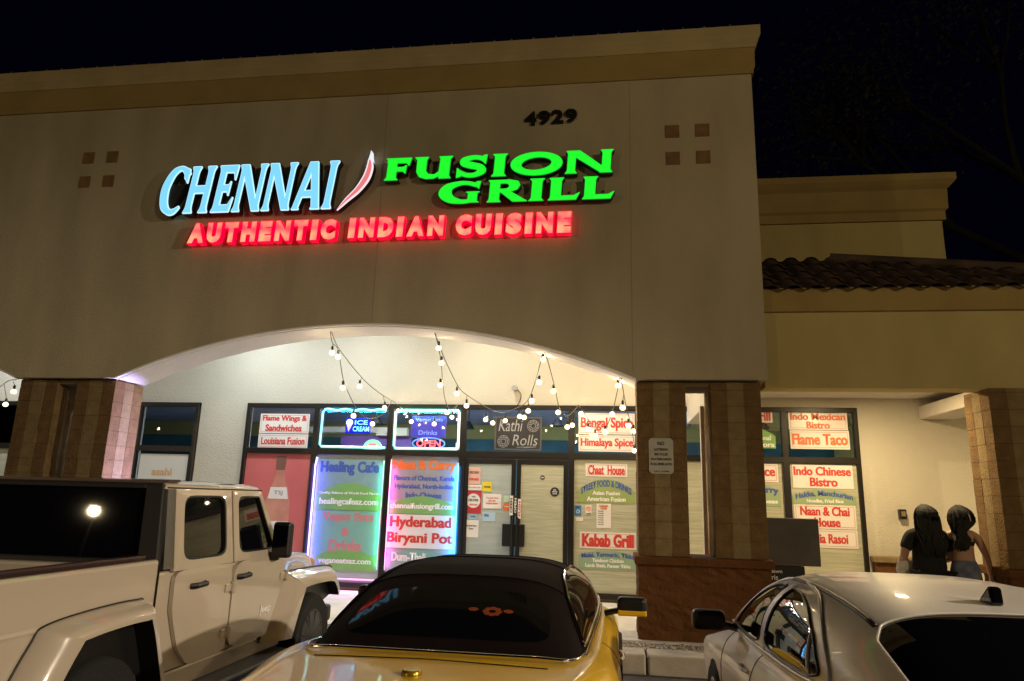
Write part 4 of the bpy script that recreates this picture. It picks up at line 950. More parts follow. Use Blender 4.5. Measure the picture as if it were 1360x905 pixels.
# ================================================================== VEHICLES
def section(W, Xb, zD, zB, zS, zR):
    h = [(0, zD), (.5*Xb, zD-.25*(zD-zB)), (.9*Xb, zB+.1*(zD-zB)), (Xb, zB), (Xb+.62*(W-Xb), zB-.33*(zB-zS)), (W, zS), (.995*W, zS-.45*(zS-zR)), (.965*W, zR+.14), (.93*W, zR), (.6*W, zR-.03), (0, zR-.03)]
    return h
def lower_body(st, parent, loc, m, wheels, wr, name='body'):
    """skin over cross-sections st: (Y, W, Xb, zD, zB, zS, zR); wheel wells cut out"""
    st = np.array(st); ys = st[:, 0]
    Y = np.unique(np.concatenate([np.linspace(ys[0], ys[-1], 90), ys])); P = [interp(Y, ys, st[:, i]) for i in range(1, 7)]
    rows = []
    for i, y in enumerate(Y):
        c = catmull(section(*[p[i] for p in P]), 5)
        rows.append([(q[0], y-loc[1], q[1]) for q in c]+[(-q[0], y-loc[1], q[1]) for q in c[-2:0:-1]])
    mb = MB(); V = mb.grid(rows, True); mb.b.faces.new(V[0]); mb.b.faces.new(V[-1])
    o = mb.build(name, m, parent, smooth=38)
    cut = MB()
    for wx, wy in wheels: cut.lathe([(wr, -.16), (wr, .30)] if wx > 0 else [(wr, -.30), (wr, .16)], (wx, wy-loc[1], wr-.07), 'x', 40)
    c = cut.build('cutter', None, parent)
    bpy.context.view_layer.update()
    md = o.modifiers.new('b', 'BOOLEAN'); md.operation = 'DIFFERENCE'; md.object = c; md.solver = 'EXACT'
    me = baked(o); o.modifiers.clear(); o.data = me; bpy.data.objects.remove(c)
    me.shade_smooth(); me.set_sharp_from_angle(angle=R(38))
    well = MB()
    for wx, wy in wheels: well.lathe([(wr+.012, -.17), (wr+.012, .06), (wr-.02, .06)] if wx > 0 else [(wr-.02, -.06), (wr+.012, -.06), (wr+.012, .17)], (wx, wy-loc[1], wr-.07), 'x', 32)
    return o
SEAM = mat('seam_black', (.01, .008, .004), .6)
def side_seam(st, y, loc, s, parent, z_lo=.24):
    st = np.array(st); q = [float(interp([y], st[:, 0], st[:, i])[0]) for i in range(1, 7)]
    c = catmull(section(*q), 5)[15:]
    MB().tube([(s*(p[0]+.0005), y-loc[1], p[1]) for p in c if p[1] > z_lo and p[0] > .5], .0035, 5).build('door_seam', SEAM, parent)
class House:
    """greenhouse: superellipse sections; T(x, y) is its top height, S(y, z) its half width"""
    def __init__(s, yk, Wk, zk, z0, n, m): s.yk, s.Wk, s.zk, s.z0, s.n, s.m = yk, Wk, zk, z0, n, m
    def W(s, y): return float(interp([y], s.yk, s.Wk)[0])
    def z1(s, y): return float(interp([y], s.yk, s.zk)[0])
    def T(s, x, y):
        return s.z0+(s.z1(y)-s.z0)*max(0, 1-abs(x/s.W(y))**s.n)**(1/s.m)
    def S(s, y, z):
        return s.W(y)*max(0, 1-max(0, (z-s.z0)/max(1e-6, s.z1(y)-s.z0))**s.m)**(1/s.n)
    def mesh(s, loc, ny=80, nt=56):
        mb = MB(); rows = []
        for y in np.linspace(s.yk[0], s.yk[-1], ny):
            W, h = s.W(y), s.z1(y)-s.z0; r = []
            for k in range(nt+1):
                a = math.pi*k/nt; c, sn = math.cos(a), math.sin(a)
                r.append((-W*math.copysign(abs(c)**(2/s.n), c), y-loc[1], s.z0+h*abs(sn)**(2/s.m)))
            rows.append(r)
        mb.grid(rows); return mb
    def patch(s, poly, kind, loc, off=.006, sgn=1, rings=10, dens=8):
        """window patch: outline smoothed, mapped on to the surface and lifted off it"""
        c = []
        for a, b in zip(poly, poly[1:]+poly[:1]):
            for i in range(dens): c.append((a[0]+(b[0]-a[0])*i/dens, a[1]+(b[1]-a[1])*i/dens))
        c = np.array(c)
        for _ in range(3): c = (np.roll(c, 1, 0)+2*c+np.roll(c, -1, 0))/4
        ctr = c.mean(0); mb = MB(); rows = []
        for k in range(rings+1):
            rows.append([s.map(*(ctr+(p-ctr)*max(.001, k/rings)), kind, off, sgn, loc) for p in c])
        mb.grid(rows, True)
        edge = [s.map(p[0], p[1], kind, off+.004, sgn, loc) for p in c]
        return mb, edge
    def map(s, u, v, kind, off, sgn, loc):
        e = .01
        if kind == 'side':
            f = lambda y, z: Vector((s.S(y, z), y, z)); p = f(u, v); n = (f(u+e, v)-f(u-e, v)).cross(f(u, v+e)-f(u, v-e)).normalized()
            if n.x < 0: n = -n
            p = p+n*off; return (p.x*sgn, p.y-loc[1], p.z)
        f = lambda x, y: Vector((x, y, s.T(x, y))); p = f(u, v); n = (f(u+e, v)-f(u-e, v)).cross(f(u, v+e)-f(u, v-e)).normalized()
        if n.z < 0: n = -n
        p = p+n*off; return (p.x, p.y-loc[1], p.z)
def wheel(parent, x, y, r, w, rim_r, m_rim, spokes=5, out=1):
    t = empty('wheel', (x, y, r)); t.parent = parent
    hw = w/2
    MB().lathe([(rim_r, -hw*.9), (r*.93, -hw), (r*.985, -hw*.8), (r, -hw*.5), (r, hw*.5), (r*.985, hw*.8), (r*.93, hw), (rim_r, hw*.9), (rim_r-.01, hw*.7), (rim_r-.01, -hw*.7), (rim_r, -hw*.9)], (0, 0, 0), 'x', 48).build('tyre', TYRE, t, smooth=50)
    mb = MB(); o = out
    mb.lathe([(rim_r, o*hw*.92), (rim_r-.018, o*hw*.95), (rim_r-.025, o*hw*.5), (rim_r-.03, -o*hw*.6)], (0, 0, 0), 'x', 40)
    mb.lathe([(.001, o*hw*.85), (.05, o*hw*.85), (.065, o*hw*.7), (.065, o*hw*.3)], (0, 0, 0), 'x', 20)
    for k in range(spokes):
        for da in (-.13, .13):
            a = 2*math.pi*k/spokes+.3
            p0 = Vector((o*hw*.72, .05*math.cos(a), .05*math.sin(a))); p1 = Vector((o*hw*.86, (rim_r-.02)*math.cos(a+da), (rim_r-.02)*math.sin(a+da)))
            mb.tube([p0, p1], [.022, .016], 6)
    mb.build('rim', m_rim, t, smooth=40)
    MB().lathe([(.001, 0), (rim_r-.035, 0)], (o*hw*.1, 0, 0), 'x', 28).build('brake_disc', BLACK, t)
    return t

# ---------------------------------------------------------------- tan pickup
TAN = mat('tan_paint', (.53, .45, .37), .30, spec=.5, coat=1, coat_rough=.03, var=.02, vscale=2)
PLASTIC = mat('textured_plastic', (.018, .017, .018), .55, bump=.2, bscale=200)
ORANGE_LENS = mat('amber_lens', (.6, .2, .02), .2)
jl = Vector((-4.12, -3.4, GZ))
jeep = tag(empty('pickup_truck', jl), 'tan four door pickup with black rear window and boxy wheel flares', 'pickup')
JY = lambda y: y-jl.y
sx = lambda z: .815-.10*max(0, z-1.2)/.58
def jp(mb, name, m, parent=jeep, **k): return mb.build(name, m, parent, **k)
# tub under the cab and bed
b = MB(); b.box(-.80, .80, JY(-4.47), JY(-2.62), .50, 1.24); jp(b, 'body', TAN, bevel=.02)
b = MB()
for s in (-1, 1): b.box(*sorted((s*.745, s*.81)), JY(-6.38), JY(-4.475), .52, 1.30)
b.box(-.745, .745, JY(-6.32), JY(-4.48), .52, .72); b.box(-.745, .745, JY(-4.56), JY(-4.475), .72, 1.27)
jp(b, 'cargo_bed', TAN, bevel=.022, seg=3)
for s in (-1, 1): jp(MB().box(*sorted((s*.735, s*.795)), JY(-6.36), JY(-4.60), 1.302, 1.33), 'bed_rail', mat('rail_rubber', (.03, .012, .014), .4), bevel=.012)
tg = jp(MB().box(-.74, .74, JY(-6.40), JY(-6.335), .55, 1.29), 'tailgate', TAN, bevel=.02)
for s in (-1, 1): jp(MB().box(*sorted((s*.64, s*.80)), JY(-6.43), JY(-6.385), .85, 1.12), 'tail_light', mat('tail_lens', (.45, .01, .01), .15), bevel=.015)
jp(MB().box(-.85, .85, JY(-6.58), JY(-6.42), .52, .70), 'rear_bumper', PLASTIC, bevel=.03)
# cab upper shell: roof, pillars, header
b = MB(); zb, zr = 1.24, 1.775
def ringz(z, y0, y1, x): return [(-x, JY(y0), z), (x, JY(y0), z), (x, JY(y1), z), (-x, JY(y1), z)]
b.grid([ringz(1.70, -4.405, -3.03, sx(1.70)+.006), ringz(1.76, -4.39, -3.08, sx(1.76)+.004), ringz(1.81, -4.33, -3.16, .66), ringz(1.835, -4.2, -3.3, .52)], True)
vv = [b.b.verts.new(p) for p in ringz(1.836, -4.2, -3.3, .52)]; b.b.faces.new(vv)
jp(b, 'roof', TAN, bevel=.012, seg=2, smooth=30)
jp(MB().box(-.7, .7, JY(-4.38), JY(-3.06), 1.62, 1.695), 'headliner', BLACK)
jp(MB().prism([(JY(-4.415), 1.715), (JY(-4.398), 1.772), (JY(-4.33), 1.818), (JY(-4.18), 1.842), (JY(-4.18), 1.80), (JY(-4.38), 1.72)], 'x', -.70, .70), 'roof_rear_edge', mat('roof_edge_maroon', (.045, .016, .018), .35, coat=.6), bevel=.01)
# windscreen and its frame
b = MB()
ws = [(-2.72, 1.24), (-3.06, 1.72)]
def slant(x0, x1, t0, t1, th=.05):
    P = lambda t: (ws[0][0]+(ws[1][0]-ws[0][0])*t, ws[0][1]+(ws[1][1]-ws[0][1])*t)
    (ya, za), (yb, zb_) = P(t0), P(t1)
    return [(x0, ya, za), (x1, ya, za), (x1, yb, zb_), (x0, yb, zb_)], [(x0, ya-th, za), (x1, ya-th, za), (x1, yb-th, zb_), (x0, yb-th, zb_)]
for x0, x1, t0, t1 in ((-.80, -.70, 0, 1), (.70, .80, 0, 1), (-.70, .70, 0, .08), (-.70, .70, .92, 1)):
    A, B_ = slant(x0, x1, t0, t1); A = [(p[0]*(1-.11*(p[2]-1.24)/.5), JY(p[1]), p[2]) for p in A]; B_ = [(p[0]*(1-.11*(p[2]-1.24)/.5), JY(p[1]), p[2]) for p in B_]
    va = [b.b.verts.new(p) for p in A]; vb = [b.b.verts.new(p) for p in B_]
    b.b.faces.new(va); b.b.faces.new(vb[::-1])
    for i in range(4): b.b.faces.new((va[i], va[(i+1) % 4], vb[(i+1) % 4], vb[i]))
jp(b, 'windscreen_frame', TAN, bevel=.012)
A, _ = slant(-.70, .70, .08, .92); b = MB(); b.quad(*[(p[0], JY(p[1])-.02, p[2]) for p in A]); jp(b, 'windscreen', CARGLASS)
# rear: black surround with window, leaning forward
def back(x, z, o=0.): t = (z-1.26)/.5; return (x*(1-.1*t), JY(-4.475+.085*t)-o, z)
b = MB()
for x0, x1, z0, z1 in ((-.80, -.655, 1.25, 1.76), (.655, .80, 1.25, 1.76), (-.655, .655, 1.25, 1.295), (-.655, .655, 1.70, 1.76)):
    f = [back(x0, z0, .025), back(x1, z0, .025), back(x1, z1, .025), back(x0, z1, .025)]; g = [(p[0], p[1]+.06, p[2]) for p in f]
    va = [b.b.verts.new(p) for p in f]; vb = [b.b.verts.new(p) for p in g]
    b.b.faces.new(va); b.b.faces.new(vb[::-1])
    for i in range(4): b.b.faces.new((va[i], va[(i+1) % 4], vb[(i+1) % 4], vb[i]))
jp(b, 'rear_surround', PLASTIC, bevel=.01)
b = MB(); b.quad(back(-.655, 1.295, .006), back(.655, 1.295, .006), back(.655, 1.70, .006), back(-.655, 1.70, .006)); jp(b, 'rear_window', CARGLASS)
# doors, both sides
def smooth_poly(pts, it=2, dens=6):
    c = []
    for a, b_ in zip(pts, pts[1:]+pts[:1]):
        for i in range(dens): c.append((a[0]+(b_[0]-a[0])*i/dens, a[1]+(b_[1]-a[1])*i/dens))
    c = np.array(c)
    for _ in range(it): c = (np.roll(c, 1, 0)+2*c+np.roll(c, -1, 0))/4
    return [tuple(p) for p in c]
def side_panel(loops, s, off, th, top_split=None):
    """flat outline (y, z) extruded and laid on the leaning body side s"""
    me = shape_mesh(loops, th)
    for v in me.vertices:
        y, d, z = v.co.x, v.co.y, v.co.z
        v.co = (s*(sx(z)+off-d), y, z)
    if s < 0: me.flip_normals()
    me.update(); return me
QUART = mat('quarter_panel_grey', (.10, .095, .09), .4, coat=.3)
for s in (-1, 1):
    doors = (('rear_door', [(-4.32, 1.235), (-4.315, .98), (-4.20, .72), (-4.06, .585), (-3.56, .585), (-3.56, 1.235)], [(-4.335, 1.235), (-3.56, 1.235), (-3.56, 1.70), (-4.30, 1.70)], [(-4.225, 1.275), (-3.645, 1.275), (-3.645, 1.64), (-4.205, 1.64)]),
             ('front_door', [(-3.535, 1.235), (-3.535, .585), (-2.70, .585), (-2.635, .66), (-2.635, 1.235)], [(-3.535, 1.235), (-2.735, 1.235), (-3.055, 1.70), (-3.535, 1.70)], [(-3.46, 1.275), (-2.90, 1.275), (-2.875, 1.31), (-3.085, 1.615), (-3.11, 1.64), (-3.46, 1.64)]))
    for nm, low, up, win in doors:
        lo = [(JY(y), z) for y, z in smooth_poly(low, 2, 8)]
        upo = [(JY(y), z) for y, z in up]; wi = [(JY(y), z) for y, z in smooth_poly(win, 3, 10)]
        dr = mesh_obj(nm, side_panel([lo], s, .006, .03), TAN, jeep, bevel=.008, seg=2)
        mesh_obj('window_surround', side_panel([upo, wi], s, .004, .03), TAN, dr, bevel=.007, seg=2)
        k = .985; cx = np.mean([p[0] for p in wi]); cz = np.mean([p[1] for p in wi])
        gl = side_panel([[(cx+(p[0]-cx)*1.05, cz+(p[1]-cz)*1.06) for p in wi]], s, -.012, .008)
        mesh_obj('window', gl, CARGLASS, dr)
        gk = [(cx+(p[0]-cx)*1.0, cz+(p[1]-cz)*1.0) for p in wi]; gi = [(cx+(p[0]-cx)*.955, cz+(p[1]-cz)*.94) for p in wi]
        mesh_obj('window_seal', side_panel([gk, gi], s, .0, .02), BLACK, dr)
        hy = JY(-4.03 if nm == 'rear_door' else -3.39)
        h = MB(); h.tube([(s*.83, hy-.09, 1.115), (s*.865, hy-.06, 1.118), (s*.865, hy+.06, 1.122), (s*.83, hy+.09, 1.122)], .021, 8)
        h.build('handle', BLACK, dr)
        MB().lathe([(.045, 0), (.05, .01), (.03, .012)] if s > 0 else [(.045, 0), (.05, -.01), (.03, -.012)], (s*.822, hy, 1.135), 'x', 20).build('handle_cup', TAN, dr, smooth=40)
        for hz in (1.05, .72):
            fy = JY(-3.56 if nm == 'rear_door' else -2.63)
            hb = MB(); hb.box(*sorted((s*.82, s*.85)), fy-.10, fy+.06, hz-.03, hz+.03); hb.tube([(s*.855, fy-.005, hz-.045), (s*.855, fy-.005, hz+.045)], .02, 10)
            hb.build('hinge', TAN, dr, bevel=.006)
    # hardtop quarter behind the rear door
    q = [(JY(-4.44), 1.25), (JY(-4.345), 1.25), (JY(-4.31), 1.70), (JY(-4.385), 1.70)]
    mesh_obj('quarter_panel', side_panel([q], s, .002, .02), QUART, jeep)
    jp(MB().box(*sorted((s*.69, s*.735)), JY(-4.38), JY(-3.02), 1.703, 1.722), 'drip_rail', BLACK, bevel=.004)
    # rocker and step
    jp(MB().box(*sorted((s*.74, s*.805)), JY(-4.45), JY(-2.55), .44, .575), 'rocker', TAN, bevel=.015)
    st_ = jp(MB().prism([(s*.78, .40), (s*.955, .385), (s*.965, .40), (s*.955, .425), (s*.78, .445)], 'y', JY(-4.40), JY(-2.62)), 'side_step', mat('step_grey', (.07, .065, .065), .45, bump=.2, bscale=150), bevel=.012)
    # flares and wheel wells
    for nm, outer, inner, xo in (('rear_flare', [(-5.72, .60), (-5.50, .97), (-5.36, 1.07), (-4.72, 1.10), (-4.58, 1.03), (-4.40, .56)], [(-5.52, .58), (-5.30, .92), (-5.20, .975), (-4.76, .99), (-4.67, .94), (-4.50, .53)], .955),
                                 ('front_flare', [(-2.98, .53), (-2.66, 1.03), (-2.55, 1.075), (-1.62, 1.05), (-1.46, .98), (-1.39, .84)], [(-2.56, .50), (-2.36, .86), (-2.26, .915), (-1.72, .905), (-1.57, .85), (-1.48, .74)], .925)):
        O = catmull([(JY(y), z) for y, z in outer], 8); I = catmull([(JY(y), z) for y, z in inner], 8)
        rows = [[(s*.79, p[0], p[1]) for p in O], [(s*.815, p[0], p[1]) for p in O],
                [(s*(xo-.03), p[0]*.62+q_[0]*.38, p[1]*.62+q_[1]*.38) for p, q_ in zip(O, I)],
                [(s*xo, p[0]*.35+q_[0]*.65, p[1]*.35+q_[1]*.65) for p, q_ in zip(O, I)],
                [(s*(xo+.002), p[0], p[1]) for p in I]]
        b = MB(); b.grid(rows); fo = jp(b, nm, TAN, smooth=45)
        MB().tube([(s*.819, p[0], p[1]) for p in O], .006, 5).build('flare_gap', SEAM, fo)
        b = MB(); b.grid([[(s*(xo+.001), p[0], p[1]) for p in I], [(s*.80, p[0], p[1]) for p in I]]); b.build('flare_liner', BLACK, fo, smooth=45)
        w_ = MB(); w_.prism([(p[0], p[1]) for p in I], 'x', *sorted((s*.45, s*.818))); jp(w_, 'wheel_well', BLACK)
    for wy in (-2.03, -5.0): wheel(jeep, s*.775, JY(wy), .412, .24, .262, mat('rim_grey', (.05, .05, .055), .35, metal=.6), 7, s)
    # mirrors
    mr = jp(MB().box(*sorted((s*.845, s*1.01)), JY(-2.98), JY(-2.88), 1.225, 1.465), 'mirror', BLACK, bevel=.03, seg=3)
    MB().box(*sorted((s*.79, s*.90)), JY(-2.96), JY(-2.89), 1.20, 1.26).build('mirror_arm', BLACK, mr, bevel=.015)
    MB().box(*sorted((s*.86, s*.995)), JY(-2.988), JY(-2.982), 1.25, 1.44).build('mirror_glass', CARGLASS, mr)
# bonnet, grille, bumper
b = MB(); rows = []
for y, xh, zt in ((-2.66, .78, 1.235), (-2.4, .70, 1.225), (-1.95, .655, 1.20), (-1.54, .62, 1.165), (-1.45, .60, 1.13), (-1.42, .58, 1.06)):
    c = [(-xh, .80), (-xh, zt-.13), (-xh+.02, zt-.06), (-xh+.08, zt-.01), (-xh*.5, zt+.01), (0, zt+.015)]
    rows.append([(x, JY(y), z) for x, z in c]+[(-x, JY(y), z) for x, z in c[-2::-1]])
V = b.grid(rows); b.b.faces.new(V[-1]); jp(b, 'bonnet', TAN, smooth=40)
b = MB(); b.box(-.60, .60, JY(-1.45), JY(-1.38), .60, 1.10); gr = jp(b, 'grille', TAN, bevel=.03)
for i in range(7): MB().box(-.235+i*.075-.02, -.235+i*.075+.02, JY(-1.379), JY(-1.374), .74, 1.0).build('grille_slot', BLACK, gr)
for s in (-1, 1):
    jp(MB().lathe([(.001, .02), (.085, .02), (.095, 0)], (s*.42, JY(-1.38), .92), 'y', 24), 'headlight', mat('headlight_glass', (.5, .5, .5), .1), smooth=40)
    jp(MB().box(*sorted((s*.60, s*.80)), JY(-1.62), JY(-1.47), .84, .99), 'fender_nose', TAN, bevel=.02)
    jp(MB().box(*sorted((s*.52, s*.80)), JY(-2.66), JY(-1.54), .80, 1.0), 'inner_fender', TAN, bevel=.02)
jp(MB().box(-.78, .78, JY(-1.41), JY(-1.28), .45, .62), 'front_bumper', PLASTIC, bevel=.03)
jp(MB().box(-.5, .5, JY(-6.2), JY(-1.5), .38, .50), 'chassis', BLACK)
for s in (-1, 1):
    jp(MB().prism([(s*.809, 1.02), (s*.816, 1.04), (s*.809, 1.06)], 'y', JY(-6.3), JY(-4.5)), 'bed_crease', TAN)
    for yy in (-4.47, -6.33): jp(MB().box(*sorted((s*.80, s*.8125)), JY(yy)-.003, JY(yy)+.003, .56, 1.27), 'panel_gap', SEAM)
    jp(MB().box(*sorted((s*.818, s*.823)), JY(-4.50), JY(-2.70), .585, .590), 'sill_line', SEAM)
bd = MB().box(.822, .828, -.0, .25, -.03, .05).build('badge_base', TAN, jeep, (0, JY(-3.085), .80))
me = text_mesh('Jeep', .20, .085, bold=.04, ext=.1)
for v in me.vertices: v.co = (v.co.y/.1*.006*-1, v.co.x, v.co.z)
mesh_obj('badge', me, CHROME, jeep, (.836, JY(-2.96), .80))

# final heights of the cab above the belt line
def stretch_cab(o):
    for c in o.children:
        if c.type == 'MESH':
            for v in c.data.vertices:
                if v.co.z > 1.24: v.co.z = float(np.interp(v.co.z, [1.24, 1.275, 1.64, 1.70, 1.722, 1.775, 1.845, 2.5], [1.24, 1.295, 1.745, 1.785, 1.80, 1.825, 1.855, 2.5]))
        stretch_cab(c)
bpy.context.view_layer.update()
stretch_cab(jeep)

# ---------------------------------------------------------------- yellow convertible
YEL = mat('yellow_paint', (.78, .47, .015), .35, spec=.4, coat=.55, coat_rough=.04)
cl = Vector((-1.18, -4.0, GZ)); CYv = lambda y: y-cl.y
conv = tag(empty('convertible', cl), 'yellow convertible with closed dark burgundy soft top between the pickup and the sedan', 'car')
CW = [(s*.80, y) for s in (-1, 1) for y in (-2.45, -5.22)]
CB = [(-6.47, .62, .48, .93, .90, .70, .36), (-6.41, .68, .54, 1.01, .975, .74, .28), (-6.27, .735, .61, 1.042, 1.034, .78, .24), (-5.9, .81, .675, 1.038, 1.028, .82, .20), (-5.35, .905, .76, 1.034, 1.022, .85, .17), (-4.6, .905, .79, 1.01, .965, .80, .17), (-3.6, .90, .805, 1.0, .955, .78, .17), (-2.9, .905, .79, .99, .93, .76, .17), (-2.3, .91, .74, .95, .88, .72, .18), (-1.8, .88, .68, .86, .78, .64, .2), (-1.62, .80, .6, .74, .68, .56, .25), (-1.55, .70, .5, .62, .58, .5, .3)]
lower_body(CB, conv, cl, YEL, CW, .385)
for wx, wy in CW: wheel(conv, wx+.02*math.copysign(1, wx), CYv(wy), .345, .235, .235, mat('rim_silver', (.5, .5, .5), .3, metal=.9), 5, math.copysign(1, wx))
ht = House([-5.40, -5.34, -5.2, -4.95, -4.68, -4.4, -4.0, -3.6, -3.3, -2.85], [.685, .69, .70, .705, .712, .72, .735, .745, .75, .75], [1.02, 1.055, 1.13, 1.24, 1.335, 1.375, 1.385, 1.365, 1.30, 1.0], .975, 3.7, 2.4)
FAB = mat('soft_top_cloth', (.0065, .0025, .0032), .85, spec=.15, bump=.35, bscale=220, var=.15, vscale=5)
ht.mesh(cl).build('soft_top', FAB, conv, smooth=True)
for y in (-4.70, -4.05, -3.62):
    pts = [(x, CYv(y), ht.T(x, y)+.001) for x in np.linspace(-.66, .66, 30)]
    MB().tube(pts, .006, 6).build('top_seam', FAB, conv, smooth=True)
mb, edge = ht.patch([(-.50, -4.86), (.50, -4.86), (.55, -5.28), (-.55, -5.28)], 'top', cl, off=.0025); mb.build('rear_window', mat('soft_window', (.004, .004, .006), .06, spec=.22), conv, smooth=True)
mb = MB()
wsf = [(-.60, -3.36), (.60, -3.36), (.68, -2.93), (-.68, -2.93)]
mb, edge = ht.patch(wsf, 'top', cl); mb.build('windscreen', CARGLASS, conv, smooth=True)
for s in (-1, 1):
    mb, edge = ht.patch([(-5.06, 1.03), (-4.93, 1.13), (-4.72, 1.235), (-4.45, 1.30), (-4.1, 1.325), (-3.6, 1.31), (-3.36, 1.23), (-3.02, 1.04), (-3.6, 1.02), (-4.4, 1.025)], 'side', cl, sgn=s)
    mb.build('side_window', CARGLASS, conv, smooth=True)
    MB().tube(edge, .008, 6, closed=True).build('window_trim', CHROME if s > 0 else FAB, conv)
    # door seam and handle
    rim = lambda y, z: s*(float(interp([y], [-5.35, -4.6, -3.6, -2.9], [.916, .905, .90, .905])[0])-.5*max(0, z-.8)**1.3-.0+.002)
    for y in (-3.15, -4.50): side_seam(CB, y, cl, s, conv)
    mr = MB().box(-.11, .11, -.05, .05, -.065, .065).build('mirror', BLACK, conv, (s*1.0, CYv(-3.42), 1.03), bevel=.035, seg=3)
    MB().box(-.105, .105, -.053, -.03, -.066, -.025).build('mirror_cap', YEL, mr, bevel=.01)
    MB().tube([(-s*.08, .0, -.03), (-s*.20, .02, -.06)], .022, 8).build('mirror_arm', BLACK, mr)
    MB().box(*sorted((s*.36, s*.58)), CYv(-6.485), CYv(-6.43), .76, .87).build('tail_light', mat('tail_lens', (.45, .01, .01)), conv, bevel=.01)
    MB().tube([(s*.906, CYv(-3.88), .80), (s*.925, CYv(-3.95), .80), (s*.925, CYv(-4.08), .80), (s*.906, CYv(-4.15), .80)], .012, 6).build('door_handle', CHROME, conv)
# bright strip round the foot of the top
path = []
for y in np.linspace(-3.0, -5.15, 26): path.append((ht.S(y, .99)+.018, CYv(y), float(interp([y], [-5.4, -4.6, -3.6, -3.0], [1.022, .99, .975, .97])[0])+.008))
for a in np.linspace(0, 1, 9)[1:]: path.append((.71-.10*(1-math.cos(a*math.pi/2)), CYv(-5.15-.28*math.sin(a*math.pi/2)), 1.025+.02*a))
half = path; path = half+[(x, y, z+.003) for x, y, z in [(i, CYv(-5.44), 1.048) for i in np.linspace(.5, -.5, 12)]]+[(-x, y, z) for x, y, z in half[::-1]]
MB().tube(path, .009, 8).build('belt_strip', CHROME, conv, smooth=True)
# boot lid gap, badge, wing lines
SEAM = mat('seam_black', (.01, .008, .004), .6)
bz = lambda y: float(interp([y], [-6.41, -6.27, -5.9, -5.35], [1.01, 1.05, 1.045, 1.04])[0])
MB().tube([(x, CYv(-5.55), bz(-5.55)-.25*.055*abs(x/.36)**1.2*.5+.001) for x in np.linspace(-.56, .56, 20)], .003, 5).build('boot_gap', SEAM, conv)
MB().lathe([(.001, .012), (.036, .012), (.044, .002), (.044, -.01)], (0, CYv(-5.83), 1.047), 'z', 28).build('badge', mat('badge_gold', (.42, .27, .03), .25, metal=.6), conv, smooth=40)
# orange rosette decal on the rear glass
st_ = MB()
px_, py_ = .22, -5.07
def glassp(x, y, o=.006): return ht.map(x, y, 'top', o, 1, cl)
for k in range(8):
    a = 2*math.pi*k/8; r_ = .050; c = (px_+.036*math.cos(a), py_+.026*math.sin(a))
    pts = [glassp(c[0]+.018*math.cos(t_), c[1]+.015*math.sin(t_)) for t_ in np.linspace(0, 2*math.pi, 10, endpoint=False)]
    st_.b.faces.new([st_.b.verts.new(p) for p in pts])
for dx in (-.105, .085):
    pts = [glassp(px_+dx+.028*math.cos(t_), py_+.010+.016*math.sin(t_)) for t_ in np.linspace(0, 2*math.pi, 10, endpoint=False)]
    st_.b.faces.new([st_.b.verts.new(p) for p in pts])
st_.build('flower_decal', mat('decal_orange', (.26, .05, .012), .5), conv)

# ---------------------------------------------------------------- silver sedan
SIL = mat('silver_paint', (.80, .765, .755), .45, metal=.0, coat=.45, coat_rough=.05)
sl_ = Vector((1.32, -4.7, GZ)); SY = lambda y: y-sl_.y
sed = tag(empty('sedan', sl_), 'silver sedan with black rear glass and roof fin in front of the brick pillar', 'car')
SW = [(s*.80, y) for s in (-1, 1) for y in (-3.30, -6.02)]
SB = [(-7.06, .70, .5, .95, .92, .65, .4), (-7.0, .78, .58, 1.08, 1.045, .75, .3), (-6.6, .86, .66, 1.09, 1.05, .80, .22), (-6.0, .905, .75, 1.05, 1.03, .79, .18), (-5.2, .912, .79, 1.0, .995, .76, .18), (-4.4, .905, .80, .98, .965, .74, .18), (-3.7, .90, .79, .97, .93, .73, .18), (-3.2, .905, .74, .95, .87, .74, .18), (-2.7, .90, .66, .87, .78, .70, .2), (-2.45, .82, .5, .74, .68, .6, .25), (-2.38, .7, .4, .62, .58, .5, .3)]
lower_body(SB, sed, sl_, SIL, SW, .37)
for wx, wy in SW: wheel(sed, wx+.02*math.copysign(1, wx), SY(wy), .325, .21, .225, mat('rim_silver', (.5, .5, .5)), 5, math.copysign(1, wx))
hs = House([-6.62, -6.55, -6.2, -5.7, -5.3, -4.8, -4.4, -4.1, -3.7, -3.2], [.60, .63, .70, .77, .80, .812, .815, .81, .80, .75], [1.05, 1.09, 1.21, 1.365, 1.405, 1.425, 1.415, 1.36, 1.19, .95], .94, 3.8, 2.4)
hs.mesh(sl_).build('cabin', SIL, sed, smooth=True)
mb, edge = hs.patch([(-.545, -5.72), (0, -5.69), (.545, -5.72), (.60, -5.82), (.585, -6.5), (-.585, -6.5), (-.60, -5.82)], 'top', sl_, dens=12); mb.build('rear_window', CARGLASS, sed, smooth=True)
MB().tube(edge, .005, 6, closed=True).build('window_seal', SIL, sed)
mb, edge = hs.patch([(-.56, -4.12), (.56, -4.12), (.70, -3.35), (-.70, -3.35)], 'top', sl_); mb.build('windscreen', CARGLASS, sed, smooth=True)
FRM = mat('satin_frame', (.62, .62, .70), .38, metal=.35)
